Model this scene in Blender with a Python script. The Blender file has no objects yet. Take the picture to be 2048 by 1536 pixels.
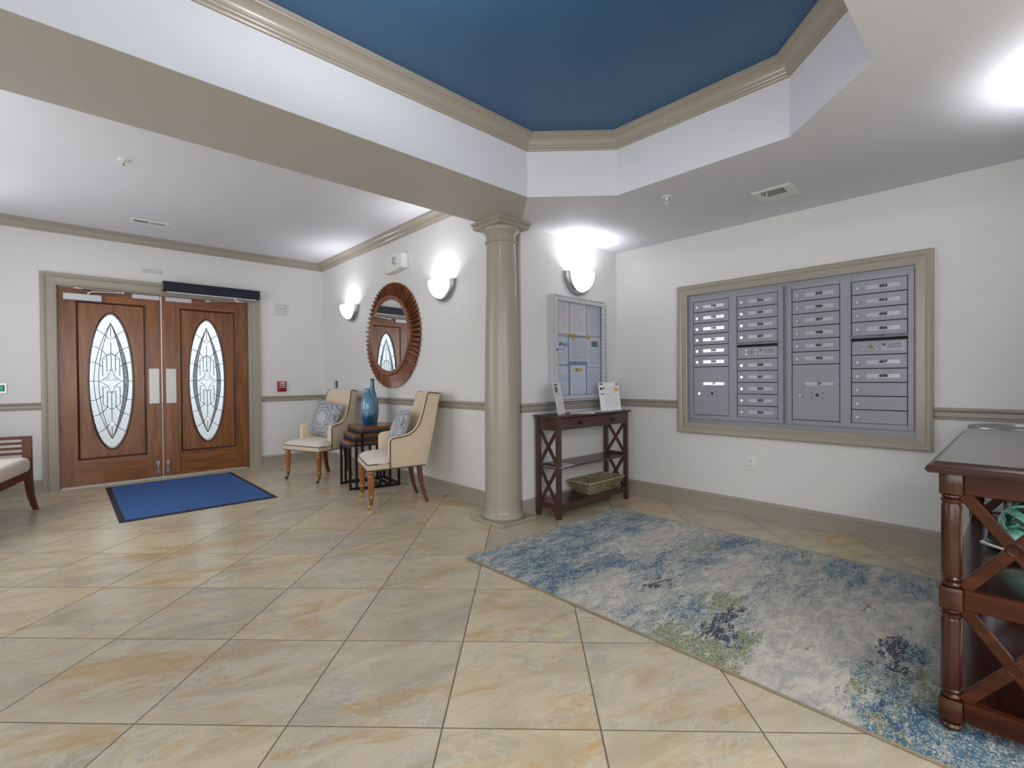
import bpy, bmesh, math, random
from mathutils import Vector, Matrix, Euler
random.seed(7)
PI = math.pi
C = bpy.context.scene.collection
SC = bpy.context.scene

# ------------------------------------------------------------------ camera, world, lights, exposure
F_PX, YAW, PITCH, ROLL, EYE = 956.229, 0.818448, -0.010704, -0.00806, 1.15
fw = Vector((math.cos(YAW)*math.cos(PITCH), math.sin(YAW)*math.cos(PITCH), math.sin(PITCH)))
r0 = Vector((math.sin(YAW), -math.cos(YAW), 0)); u0 = r0.cross(fw)
rt = r0*math.cos(ROLL)+u0*math.sin(ROLL); up = -r0*math.sin(ROLL)+u0*math.cos(ROLL)
cd = bpy.data.cameras.new('camera'); cam = bpy.data.objects.new('camera', cd); C.objects.link(cam)
cd.sensor_width = 36; cd.lens = F_PX/2048*36; cd.clip_start = 0.02; cd.clip_end = 200
m3 = Matrix((rt, up, -fw)).transposed()
cam.matrix_world = Matrix.Translation((0, 0, EYE)) @ m3.to_4x4()
SC.camera = cam

w = bpy.data.worlds.new('world'); SC.world = w; w.use_nodes = True
bg = w.node_tree.nodes['Background']
bg.inputs[0].default_value = (0.86, 0.93, 1.0, 1); bg.inputs[1].default_value = 0.95

SC.view_settings.view_transform = 'Standard'; SC.view_settings.look = 'None'
SC.view_settings.gamma = 1; SC.view_settings.use_curve_mapping = False
SC.view_settings.exposure = 0.45
SC.cycles.use_denoising = True
SC.cycles.max_bounces = 10; SC.cycles.diffuse_bounces = 6; SC.cycles.glossy_bounces = 4
SC.cycles.transparent_max_bounces = 12; SC.cycles.sample_clamp_indirect = 6.0
SC.cycles.caustics_reflective = False; SC.cycles.caustics_refractive = False

def area(name, loc, rot, sx, sy, power, col=(1, 1, 1)):
    l = bpy.data.lights.new(name, 'AREA'); l.shape = 'RECTANGLE'; l.size = sx; l.size_y = sy
    l.energy = power; l.color = col
    o = bpy.data.objects.new(name, l); o.location = loc; o.rotation_euler = rot; C.objects.link(o); return o
def lamp(name, loc, power, rad=0.06, col=(1, 1, 1)):
    l = bpy.data.lights.new(name, 'POINT'); l.energy = power; l.shadow_soft_size = rad; l.color = col
    o = bpy.data.objects.new(name, l); o.location = loc; C.objects.link(o); return o
# unseen overhead fill lights added behind the camera, and the lamps of the tray fixture
WARM = (1.0, 0.985, 0.96)
for i, (x, y) in enumerate([(-1.2, -1.2), (0.9, -1.2), (0.9, -2.6), (-1.2, -2.6)]):
    area('overhead_fill', (x, y, 2.40), (0, 0, 0), 0.6, 0.6, 18, WARM)
lamp('tray_lamp', (0.86, 1.40, 2.69), 14, 0.05, (0.98, 0.98, 1.0))
XW_ = -1.06
# cool fill lights added at unseen walls to lift lobby and foyer
area('wall_fill', (-2.25, -0.6, 1.55), (0, math.radians(-90), 0), 1.9, 3.2, 44, (0.92, 0.96, 1.0))
area('wall_fill', (0.4, -3.3, 1.55), (math.radians(90), 0, 0), 3.6, 1.9, 30, (0.94, 0.97, 1.0))
area('wall_fill', (XW_ + 0.05, 4.9, 1.5), (0, math.radians(-90), 0), 1.6, 2.6, 27, (0.95, 0.97, 1.0))  # soft fill added for the foyer, set at its unseen left wall
SCONCE_POWER, SHADE_EMIT = 4.2, 2.2

# ------------------------------------------------------------------ measures of the room
D, M, B, P = 7.0287, 2.7771, 2.8497, 4.1428      # door wall, mirror wall, notice wall, mailbox wall
ZL, ZC = 2.4242, 2.8365                          # lower ceiling, high ceiling
XW = -1.06                                       # left foyer wall

# ------------------------------------------------------------------ materials
def lin(c): return c/12.92 if c <= 0.04045 else ((c+0.055)/1.055)**2.4
def S(r, g, b): return (lin(r/255), lin(g/255), lin(b/255), 1)
class NT:
    def __init__(s, name):
        s.m = bpy.data.materials.new(name); s.m.use_nodes = True
        s.t = s.m.node_tree; s.b = s.t.nodes['Principled BSDF']; s.out = s.t.nodes['Material Output']
    def n(s, typ, **k):
        o = s.t.nodes.new(typ)
        for a, v in k.items():
            if a.startswith('i_'):
                key = a[2:]; key = int(key) if key.isdigit() else key.replace('_', ' ')
                s.set(o, key, v)
            else: setattr(o, a, v)
        return o
    def set(s, o, key, v):
        inp = o.inputs[key]
        if isinstance(v, bpy.types.NodeSocket): s.t.links.new(v, inp)
        elif isinstance(v, bpy.types.Node): s.t.links.new(v.outputs[0], inp)
        else: inp.default_value = v
    def p(s, **k):
        for a, v in k.items(): s.set(s.b, a.replace('_', ' '), v)
        return s
    def obj(s): return s.n('ShaderNodeTexCoord').outputs['Object']
    def gen(s): return s.n('ShaderNodeTexCoord').outputs['Generated']
    def pos(s): return s.n('ShaderNodeNewGeometry').outputs['Position']
    def mapv(s, v, scale=(1, 1, 1), loc=(0, 0, 0), rot=(0, 0, 0)):
        return s.n('ShaderNodeMapping', i_Vector=v, i_Scale=scale, i_Location=loc, i_Rotation=rot).outputs[0]
    def noise(s, v, scale=5, detail=4, rough=0.55, dist=0.0):
        return s.n('ShaderNodeTexNoise', i_Vector=v, i_Scale=scale, i_Detail=detail, i_Roughness=rough, i_Distortion=dist).outputs[0]
    def math(s, op, a, b=0.0, c=None, clamp=False):
        o = s.n('ShaderNodeMath', operation=op, use_clamp=clamp); s.set(o, 0, a); s.set(o, 1, b)
        if c is not None: s.set(o, 2, c)
        return o.outputs[0]
    def ramp(s, f, *stops):
        o = s.n('ShaderNodeValToRGB', i_Fac=f); e = o.color_ramp.elements
        while len(e) < len(stops): e.new(0.5)
        for el, (p_, c_) in zip(e, stops): el.position = p_; el.color = c_ if len(c_) == 4 else (*c_, 1)
        return o.outputs[0]
    def mix(s, f, a, b):
        o = s.n('ShaderNodeMix', data_type='RGBA'); s.set(o, 0, f); s.set(o, 6, a); s.set(o, 7, b); return o.outputs[2]
    def smooth(s, v, a, b):
        return s.n('ShaderNodeMapRange', interpolation_type='SMOOTHSTEP', i_Value=v, i_From_Min=a, i_From_Max=b).outputs[0]
    def bump(s, h, strength=0.3, dist=0.01):
        s.set(s.b, 'Normal', s.n('ShaderNodeBump', i_Height=h, i_Strength=strength, i_Distance=dist).outputs[0]); return s
def plain(name, col, rough=0.5, metal=0.0, **k):
    n = NT(name); n.p(Base_Color=col, Roughness=rough, Metallic=metal); n.p(**k); return n
def grain(name, c1, c2, rough, scale=60, bumpy=0.0, metal=0.0, coat=0.0):
    n = NT(name); f = n.noise(n.obj(), scale, 3)
    n.p(Base_Color=n.mix(f, c1, c2), Roughness=rough, Metallic=metal, Coat_Weight=coat)
    if bumpy: n.bump(f, bumpy, 0.004)
    return n.m
def wood(name, dark, mid, light, axis='z', rough=0.3, coat=0.25, sc=1.0, spec=0.5):
    n = NT(name)
    st = {'x': (2.2, 26, 26), 'y': (26, 2.2, 26), 'z': (26, 26, 2.2)}[axis]
    rnd = n.n('ShaderNodeObjectInfo').outputs['Random']
    v = n.n('ShaderNodeVectorMath', operation='ADD', i_0=n.obj(), i_1=n.n('ShaderNodeCombineXYZ', i_X=n.math('MULTIPLY', rnd, 9.0), i_Y=n.math('MULTIPLY', rnd, 5.0), i_Z=n.math('MULTIPLY', rnd, 7.0)).outputs[0]).outputs[0]
    v = n.mapv(v, tuple(a*sc for a in st))
    a = n.noise(v, 1.0, 5, 0.6, 0.6); b_ = n.noise(n.mapv(v, (2.6,)*3), 1.6, 4, 0.7)
    f = n.math('MULTIPLY_ADD', a, 0.72, n.math('MULTIPLY', b_, 0.28))
    n.p(Base_Color=n.ramp(f, (0.30, dark), (0.5, mid), (0.72, light)), Roughness=rough, Coat_Weight=coat, Coat_Roughness=0.15, Specular_IOR_Level=spec)
    n.bump(b_, 0.08, 0.002); return n.m

MAT = {}
def paint(name, col, rough, tex=0.04):
    n = NT(name); f = n.noise(n.pos(), 260, 2); big = n.noise(n.pos(), 0.9, 2)
    c2 = tuple(x*0.965 for x in col[:3])+(1,)
    n.p(Base_Color=n.mix(big, col, c2), Roughness=rough); n.bump(f, tex, 0.002); return n.m
MAT['wall'] = paint('wall_paint', S(225, 225, 224), 0.55)
MAT['ceiling'] = paint('ceiling_paint', S(220, 221, 228), 0.6)
MAT['soffit'] = paint('soffit_tone', S(188, 184, 178), 0.6)  # greyer, warmer tone than the ceiling, for the beam underside
MAT['trim'] = paint('trim_paint', S(164, 156, 143), 0.28, 0.015)
MAT['blue'] = paint('tray_blue_paint', S(56, 100, 142), 0.32)
MAT['white_plastic'] = grain('white_plastic', S(232, 232, 230), S(224, 224, 222), 0.4, 90)
MAT['off_white'] = grain('off_white_plastic', S(222, 221, 216), S(212, 211, 206), 0.45, 90)
MAT['chrome'] = plain('chrome', S(215, 217, 220), 0.18, 1.0).m
MAT['silver'] = grain('brushed_silver', S(176, 179, 186), S(160, 163, 170), 0.34, 120, 0.0, 0.9)
MAT['steel'] = grain('brushed_steel', S(196, 197, 196), S(182, 183, 182), 0.36, 140, 0.02, 0.85)
MAT['bin_steel'] = grain('bin_steel', S(205, 207, 210), S(190, 192, 196), 0.22, 60, 0.0, 1.0)
MAT['alum'] = grain('aluminium_paint', S(206, 207, 212), S(196, 197, 203), 0.4, 90, 0.0, 0.25)
MAT['navy_metal'] = grain('navy_metal', S(24, 28, 44), S(30, 34, 52), 0.35, 80, 0.0, 0.3)
MAT['dark'] = plain('dark_gap', S(28, 28, 32), 0.7).m
MAT['black_iron'] = grain('black_iron', S(24, 24, 28), S(36, 36, 40), 0.42, 70, 0.05, 0.6)
MAT['stud_iron'] = grain('blue_black_iron', S(52, 54, 66), S(74, 76, 90), 0.38, 70, 0.05, 0.6)
MAT['mail'] = grain('mailbox_silver_grey', S(154, 155, 164), S(145, 146, 156), 0.42, 150, 0.01, 0.3)
MAT['mail_dark'] = plain('mailbox_gap', S(26, 27, 40), 0.7).m
MAT['label'] = grain('label_plate', S(214, 216, 224), S(200, 202, 212), 0.16, 40, 0.0, 0.55)
MAT['label_grey'] = grain('label_plate_grey', S(168, 170, 184), S(158, 160, 174), 0.3, 40, 0.0, 0.3)
MAT['label_mid'] = grain('label_plate_dim', S(188, 190, 202), S(176, 178, 192), 0.3, 40, 0.0, 0.3)
MAT['ink'] = plain('black_ink', S(22, 22, 26), 0.6).m
MAT['grey_ink'] = plain('grey_ink', S(92, 94, 104), 0.6).m
MAT['brass'] = grain('brass', S(176, 140, 70), S(150, 116, 52), 0.28, 60, 0.0, 1.0)
MAT['gold'] = grain('old_brass', S(150, 124, 72), S(120, 96, 52), 0.35, 60, 0.0, 0.9)
MAT['red'] = grain('fire_red', S(176, 40, 48), S(160, 32, 40), 0.35, 60)
MAT['red_dark'] = plain('dark_red', S(120, 20, 28), 0.35).m
MAT['door_wood_v'] = wood('door_wood_upright', S(76, 40, 17), S(128, 76, 36), S(158, 101, 52), 'z', 0.3, 0.3, 0.8)
MAT['door_wood_h'] = wood('door_wood_level', S(76, 40, 17), S(128, 76, 36), S(158, 101, 52), 'x', 0.3, 0.3, 0.8)
MAT['door_dark'] = wood('door_moulding_wood', S(46, 22, 12), S(70, 36, 20), S(88, 48, 28), 'z', 0.3, 0.3)
MAT['mahog'] = wood('mahogany', S(26, 10, 4), S(56, 25, 9), S(84, 41, 16), 'z', 0.24, 0.15, 0.7, 0.4)
MAT['mahog_x'] = wood('mahogany_level', S(32, 13, 5), S(62, 28, 11), S(88, 43, 18), 'y', 0.34, 0.0, 0.7, 0.22)
MAT['mahog_dark'] = wood('mahogany_dark', S(32, 14, 11), S(50, 24, 18), S(66, 34, 26), 'x', 0.2, 0.5, 0.6)
MAT['esp'] = wood('espresso_wood', S(50, 28, 25), S(72, 43, 38), S(88, 54, 46), 'z', 0.36, 0.2, 0.7)
MAT['esp_x'] = wood('espresso_wood_level', S(50, 30, 28), S(70, 45, 41), S(84, 56, 50), 'x', 0.34, 0.2, 0.7)
MAT['leg_wood'] = wood('turned_leg_wood', S(112, 58, 26), S(150, 88, 42), S(178, 112, 58), 'z', 0.3, 0.3)
MAT['leg_red'] = wood('sabre_leg_wood', S(64, 28, 16), S(96, 44, 26), S(118, 60, 36), 'z', 0.3, 0.3)
MAT['bench_wood'] = wood('bench_wood', S(54, 26, 14), S(84, 44, 26), S(106, 60, 36), 'z', 0.3, 0.3)
MAT['nest_wood'] = wood('nest_table_wood', S(84, 42, 22), S(122, 70, 40), S(148, 92, 58), 'y', 0.32, 0.3)
MAT['mirror_wood'] = wood('mirror_frame_wood', S(84, 46, 28), S(128, 80, 52), S(156, 104, 72), 'z', 0.26, 0.4)
MAT['mirror_glass'] = plain('mirror_silvering', (0.9, 0.92, 0.93, 1), 0.02, 1.0).m
def fabric(name, c1, c2, rough=0.85, sc=420):
    n = NT(name); f = n.noise(n.obj(), sc, 2); g = n.noise(n.obj(), 6, 2)
    n.p(Base_Color=n.mix(n.math('MULTIPLY_ADD', f, 0.6, n.math('MULTIPLY', g, 0.4)), c1, c2), Roughness=rough, Sheen_Weight=0.2)
    n.bump(f, 0.2, 0.002); return n.m
MAT['cream'] = fabric('cream_upholstery', S(220, 203, 178), S(206, 189, 163))
MAT['ivory'] = fabric('ivory_cushion', S(224, 215, 202), S(212, 203, 190))
MAT['pillow_back'] = fabric('grey_pillow_back', S(196, 194, 192), S(182, 180, 180))
MAT['piping'] = fabric('brown_piping', S(92, 76, 54), S(66, 54, 38), 0.7)
MAT['fringe'] = fabric('pillow_fringe', S(196, 200, 206), S(128, 136, 152), 0.9, 90)

def m_shade():
    n = NT('glowing_glass_shade'); n.p(Base_Color=(0.95, 0.95, 0.96, 1), Roughness=0.3, Emission_Color=(1.0, 0.99, 1.0, 1), Emission_Strength=SHADE_EMIT); return n.m
MAT['shade'] = m_shade()
n = NT('green_button'); n.p(Base_Color=S(10, 130, 90), Roughness=0.3, Emission_Color=S(10, 150, 100), Emission_Strength=0.45); MAT['green'] = n.m
MAT['lens'] = plain('lamp_lens', S(205, 210, 214), 0.08, 0.3).m

# floor tile: tan and cream slate look, each tile its own stretch of stone
def m_tile():
    n = NT('stone_floor_tile')
    rnd = n.n('ShaderNodeObjectInfo').outputs['Random']
    off = n.n('ShaderNodeCombineXYZ', i_X=n.math('MULTIPLY', rnd, 61.0), i_Y=n.math('MULTIPLY', rnd, 37.0), i_Z=n.math('MULTIPLY', rnd, 11.0)).outputs[0]
    base = n.n('ShaderNodeVectorMath', operation='ADD', i_0=n.pos(), i_1=off).outputs[0]
    rot = n.mapv(base, (1, 1, 1), (0, 0, 0), (0, 0, 0.35))
    v = n.mapv(rot, (1.0, 2.7, 1.0))
    warp = n.noise(v, 1.3, 6, 0.62, 1.1); warp2 = n.noise(n.mapv(rot, (1.2, 2.2, 1), (7, 3, 0)), 1.9, 7, 0.68, 1.6)
    fine = n.noise(n.mapv(rot, (1, 2.0, 1)), 16, 6, 0.7, 0.8)
    c = n.ramp(warp, (0.30, S(168, 157, 135)), (0.44, S(188, 175, 148)), (0.56, S(204, 191, 164)), (0.70, S(188, 166, 128)))
    grey = n.smooth(warp2, 0.50, 0.64)
    c = n.mix(n.math('MULTIPLY', grey, 0.6), c, S(166, 164, 154))
    tan = n.smooth(n.noise(n.mapv(rot, (0.8, 2.4, 1), (31, 9, 0)), 1.7, 7, 0.66, 1.3), 0.53, 0.66)
    c = n.mix(n.math('MULTIPLY', tan, 0.85), c, S(188, 154, 102))
    vein = n.math('ABSOLUTE', n.math('SUBTRACT', n.noise(n.mapv(rot, (1.2, 1.5, 1), (5, 17, 0)), 3.2, 8, 0.72, 1.4), 0.5))
    vm = n.math('SUBTRACT', 1.0, n.smooth(vein, 0.0, 0.04))
    vm = n.math('MULTIPLY', vm, n.smooth(warp2, 0.42, 0.6))
    c = n.mix(n.math('MULTIPLY', vm, 0.42), c, S(220, 215, 202))
    c = n.mix(n.math('MULTIPLY', n.smooth(fine, 0.52, 0.8), 0.35), c, S(160, 140, 108))
    fleck = n.math('MULTIPLY', n.smooth(n.noise(n.mapv(rot, (1, 1.6, 1), (3, 3, 0)), 26, 6, 0.75, 0.6), 0.54, 0.64), n.smooth(n.noise(rot, 2.6, 4, 0.6), 0.46, 0.62))
    c = n.mix(n.math('MULTIPLY', fleck, 0.55), c, S(206, 206, 200))
    hsv = n.n('ShaderNodeHueSaturation', i_Color=c, i_Value=n.math('MULTIPLY_ADD', rnd, 0.12, 0.93), i_Saturation=n.math('MULTIPLY_ADD', rnd, 0.25, 0.86)).outputs[0]
    n.p(Base_Color=hsv, Roughness=n.math('MULTIPLY_ADD', fine, 0.14, 0.22))
    n.bump(fine, 0.10, 0.004); return n.m
MAT['tile'] = m_tile()
MAT['grout'] = grain('grout', S(122, 113, 98), S(104, 96, 82), 0.9, 200)

# abstract rug: pile colours come from soft patches (colour attribute) broken up by streaky noise
def m_rug():
    n = NT('abstract_rug')
    a = n.n('ShaderNodeVertexColor', layer_name='patch')
    sep = n.n('ShaderNodeSeparateColor', i_Color=a.outputs['Color']).outputs
    o = n.obj()
    st = n.noise(n.mapv(o, (4.0, 11.0, 1)), 1.6, 8, 0.74, 0.4)
    st2 = n.noise(n.mapv(o, (5.0, 12.0, 1), (3, 8, 0)), 1.7, 8, 0.74, 0.4)
    st3 = n.noise(n.mapv(o, (4.0, 8.0, 1), (13, 2, 0)), 2.1, 8, 0.75, 0.5)
    st4 = n.noise(n.mapv(o, (5.0, 15.0, 1), (1, 6, 0)), 3.0, 8, 0.76, 0.5)
    vor = n.n('ShaderNodeTexVoronoi', i_Vector=n.mapv(o, (1.0, 1.25, 1)), i_Scale=165.0)
    cell = n.n('ShaderNodeSeparateColor', i_Color=vor.outputs['Color']).outputs
    def dens(w_, nz, lo, hi, k, amp=4.2):
        return n.math('MULTIPLY', n.smooth(n.math('ADD', w_, n.math('MULTIPLY', n.math('SUBTRACT', nz, 0.5), amp)), lo, hi), k)
    def pick(rnd_, d_): return n.math('LESS_THAN', rnd_, d_)
    r4 = n.math('FRACT', n.math('MULTIPLY', cell[0], 7.13)); r5 = n.math('FRACT', n.math('MULTIPLY', cell[1], 9.37))
    c = n.mix(n.smooth(st3, 0.36, 0.62), S(206, 198, 184), S(160, 159, 155))
    c = n.mix(n.math('MULTIPLY', pick(cell[0], dens(sep[0], st2, 0.10, 0.85, 0.8)), 0.85), c, n.mix(cell[2], S(112, 136, 142), S(146, 151, 148)))
    c = n.mix(pick(cell[1], dens(sep[0], st, 0.46, 1.1, 0.75)), c, n.mix(cell[2], S(44, 100, 122), S(76, 114, 132)))
    c = n.mix(pick(cell[2], dens(sep[1], st2, 0.34, 0.85, 0.78)), c, n.mix(cell[0], S(92, 106, 66), S(146, 146, 102)))
    c = n.mix(pick(r4, dens(sep[0], st3, 0.90, 1.3, 0.85)), c, S(24, 72, 108))
    c = n.mix(pick(r5, dens(sep[2], st4, 0.56, 0.80, 0.95)), c, S(12, 32, 60))
    c = n.mix(n.math('MULTIPLY', pick(n.math('FRACT', n.math('MULTIPLY', cell[2], 5.7)), 0.10), 0.5), c, S(208, 202, 190))
    n.p(Base_Color=c, Roughness=0.92, Sheen_Weight=0.15)
    n.bump(vor.outputs['Distance'], 0.35, 0.003); return n.m
MAT['rug'] = m_rug()
MAT['rug_edge'] = grain('rug_binding', S(150, 138, 116), S(120, 110, 92), 0.9, 120, 0.3)
def m_mat():
    n = NT('blue_mat_pile'); o = n.obj()
    x = n.n('ShaderNodeSeparateXYZ', i_0=o).outputs
    zig = n.math('PINGPONG', x[0], 0.05)
    wv = n.math('SINE', n.math('MULTIPLY', n.math('ADD', x[1], zig), 330.0))
    f = n.noise(o, 300, 2)
    n.p(Base_Color=n.mix(n.math('MULTIPLY_ADD', wv, 0.22, f), S(34, 70, 126), S(68, 112, 176)), Roughness=0.9)
    n.bump(wv, 0.35, 0.004); return n.m
MAT['mat'] = m_mat()
MAT['rubber'] = grain('dark_rubber', S(28, 30, 44), S(38, 40, 54), 0.7, 90, 0.1)
def m_pillow():
    n = NT('medallion_pillow'); o = n.obj(); x = n.n('ShaderNodeSeparateXYZ', i_0=o).outputs
    r = n.math('SQRT', n.math('ADD', n.math('POWER', n.math('ABSOLUTE', x[0]), 2.0), n.math('POWER', n.math('ABSOLUTE', x[2]), 2.0)))
    ang = n.math('ARCTAN2', x[2], x[0])
    petals = n.math('MULTIPLY', n.math('SINE', n.math('MULTIPLY', ang, 8.0)), 0.010)
    ring = n.math('SINE', n.math('MULTIPLY', n.math('ADD', r, petals), 130.0))
    nz = n.noise(o, 42, 4, 0.65, 2.5)
    f = n.math('MULTIPLY_ADD', ring, 0.055, nz)
    mid = n.math('SUBTRACT', 1.0, n.smooth(n.math('ADD', r, petals), 0.055, 0.085))
    c = n.ramp(f, (0.36, S(68, 78, 104)), (0.46, S(130, 136, 150)), (0.54, S(192, 192, 194)), (0.68, S(160, 158, 150)))
    c = n.mix(n.math('MULTIPLY', mid, 0.65), c, S(196, 200, 206))
    n.p(Base_Color=c, Roughness=0.9, Sheen_Weight=0.2); n.bump(nz, 0.2, 0.003); return n.m
MAT['pillow'] = m_pillow()
def m_vase(name, bottom, mid, top):
    n = NT(name); g = n.n('ShaderNodeSeparateXYZ', i_0=n.gen()).outputs[2]
    sp = n.noise(n.mapv(n.obj(), (1, 1, 0.55)), 95, 4, 0.7); sp2 = n.noise(n.mapv(n.obj(), (1, 1, 0.3)), 28, 4)
    z = n.math('ADD', g, n.math('MULTIPLY', n.math('SUBTRACT', sp2, 0.5), 0.22))
    c = n.ramp(z, (0.04, bottom), (0.22, bottom), (0.36, mid), (0.62, mid), (0.86, top), (1.0, top))
    c = n.mix(n.math('MULTIPLY', n.smooth(sp, 0.52, 0.66), n.math('MULTIPLY', n.smooth(g, 0.15, 0.4), 0.55)), c, S(196, 218, 226))
    n.p(Base_Color=c, Roughness=0.06, Coat_Weight=0.6, Transmission_Weight=0.12); return n.m
MAT['vase_a'] = m_vase('speckled_blue_glass', S(10, 84, 132), S(104, 156, 186), S(66, 128, 156))
MAT['vase_b'] = m_vase('teal_blue_glass', S(66, 120, 140), S(96, 146, 172), S(26, 92, 124))
def m_basket():
    n = NT('seagrass_strand'); f = n.noise(n.obj(), 70, 4, 0.7); g = n.noise(n.obj(), 260, 2)
    n.p(Base_Color=n.ramp(f, (0.34, S(52, 44, 36)), (0.48, S(120, 106, 84)), (0.6, S(176, 162, 134)), (0.74, S(78, 68, 54))), Roughness=0.75)
    n.bump(g, 0.3, 0.003); return n.m
MAT['seagrass'] = m_basket()
MAT['basket_rim'] = grain('pale_rim_strand', S(196, 178, 132), S(160, 140, 98), 0.7, 90, 0.2)
def m_teal(name, a, b_, c_):
    n = NT(name); f = n.noise(n.obj(), 24, 5, 0.65, 1.0)
    n.p(Base_Color=n.ramp(f, (0.35, a), (0.52, b_), (0.68, c_)), Roughness=0.18, Coat_Weight=0.5); return n.m
MAT['teal_dish'] = m_teal('dark_teal_glaze', S(16, 34, 40), S(34, 70, 74), S(70, 112, 112))
MAT['dish_rim'] = grain('pale_glaze_rim', S(206, 204, 190), S(168, 172, 164), 0.3, 60)
MAT['teal'] = m_teal('aqua_glaze', S(70, 140, 122), S(112, 178, 162), S(160, 208, 200))
MAT['teal_in'] = m_teal('deep_green_glaze', S(14, 40, 36), S(34, 84, 68), S(60, 120, 96))
MAT['marble'] = m_teal('dark_marbled_glaze', S(14, 14, 20), S(40, 48, 52), S(70, 140, 120))
def m_glass_door():
    n = NT('textured_daylit_glass'); f = n.noise(n.obj(), 130, 3, 0.6)
    n.p(Base_Color=n.ramp(f, (0.40, (0.62, 0.66, 0.70)), (0.52, (0.97, 0.98, 0.98))), Roughness=0.2, Transmission_Weight=1.0, IOR=1.2); n.bump(f, 0.6, 0.008); return n.m
MAT['door_glass'] = m_glass_door()
def m_glass_band():  # clear ripple glass; the grey of refraction is put into its colour
    n = NT('refraction_tint_glass'); f = n.noise(n.mapv(n.obj(), (1, 1, 0.4)), 120, 4, 0.7)
    n.p(Base_Color=n.ramp(f, (0.40, (0.16, 0.16, 0.17)), (0.62, (0.42, 0.42, 0.44))), Roughness=0.25, Transmission_Weight=1.0, IOR=1.25); n.bump(f, 0.7, 0.01); return n.m
MAT['band_glass'] = m_glass_band()
n = NT('bevelled_clear_glass'); n.p(Base_Color=(0.9, 0.95, 0.95, 1), Roughness=0.04, Transmission_Weight=1.0, IOR=1.45); MAT['bevel_glass'] = n.m
MAT['came'] = plain('lead_came', S(70, 72, 76), 0.45, 0.5).m
def m_pane():
    n = NT('clear_pane'); t = n.n('ShaderNodeBsdfTransparent', i_Color=(0.97, 0.98, 0.99, 1)); g = n.n('ShaderNodeBsdfGlossy', i_Roughness=0.03)
    fr = n.n('ShaderNodeMath', operation='MULTIPLY_ADD', i_0=n.math('POWER', n.n('ShaderNodeLayerWeight', i_Blend=0.5).outputs['Facing'], 4.0), i_1=0.5, i_2=0.025)
    mx = n.n('ShaderNodeMixShader', i_0=fr.outputs[0], i_1=t.outputs[0], i_2=g.outputs[0])
    n.t.links.new(mx.outputs[0], n.out.inputs[0]); return n.m
MAT['pane'] = m_pane()
MAT['board_back'] = fabric('blue_board_felt', S(128, 148, 174), S(114, 136, 164))
MAT['border_pink'] = grain('pink_border_strip', S(214, 188, 182), S(200, 172, 166), 0.8, 60)
MAT['yellow'] = grain('yellow_paper', S(226, 190, 84), S(206, 166, 60), 0.8, 60)
MAT['photo_print'] = grain('dim_photo_print', S(120, 120, 130), S(80, 82, 92), 0.5, 120)
MAT['peach'] = grain('peach_print', S(222, 182, 168), S(200, 176, 120), 0.6, 60)
MAT['pave'] = grain('outside_paving', S(196, 194, 188), S(170, 168, 160), 0.9, 8)

def paper(name, lines, top=0.9, bottom=0.08, left=0.1, right=0.9, ink=S(120, 122, 134), base=S(214, 215, 224), words=16.0, seed=0.0, fill=0.42):
    """white sheet with rows of small print (flat print only)"""
    n = NT(name); g = n.n('ShaderNodeSeparateXYZ', i_0=n.gen()).outputs
    row = n.math('MULTIPLY', g[2], float(int(lines*1.45))); fr = n.math('FRACT', row); ri = n.math('FLOOR', row)
    wv = n.n('ShaderNodeCombineXYZ', i_X=n.math('MULTIPLY', g[0], words), i_Y=n.math('MULTIPLY_ADD', ri, 3.7, seed)).outputs[0]
    nz = n.noise(wv, 1.0, 2, 0.5)
    m_ = n.math('MULTIPLY', n.math('LESS_THAN', fr, fill), n.smooth(nz, 0.42, 0.5))
    for sock, a, b_ in ((g[0], left, right), (g[2], bottom, top)):
        m_ = n.math('MULTIPLY', m_, n.math('MULTIPLY', n.math('GREATER_THAN', sock, a), n.math('LESS_THAN', sock, b_)))
    n.p(Base_Color=n.mix(n.math('MULTIPLY', m_, 0.5), base, ink), Roughness=0.7); return n.m

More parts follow.
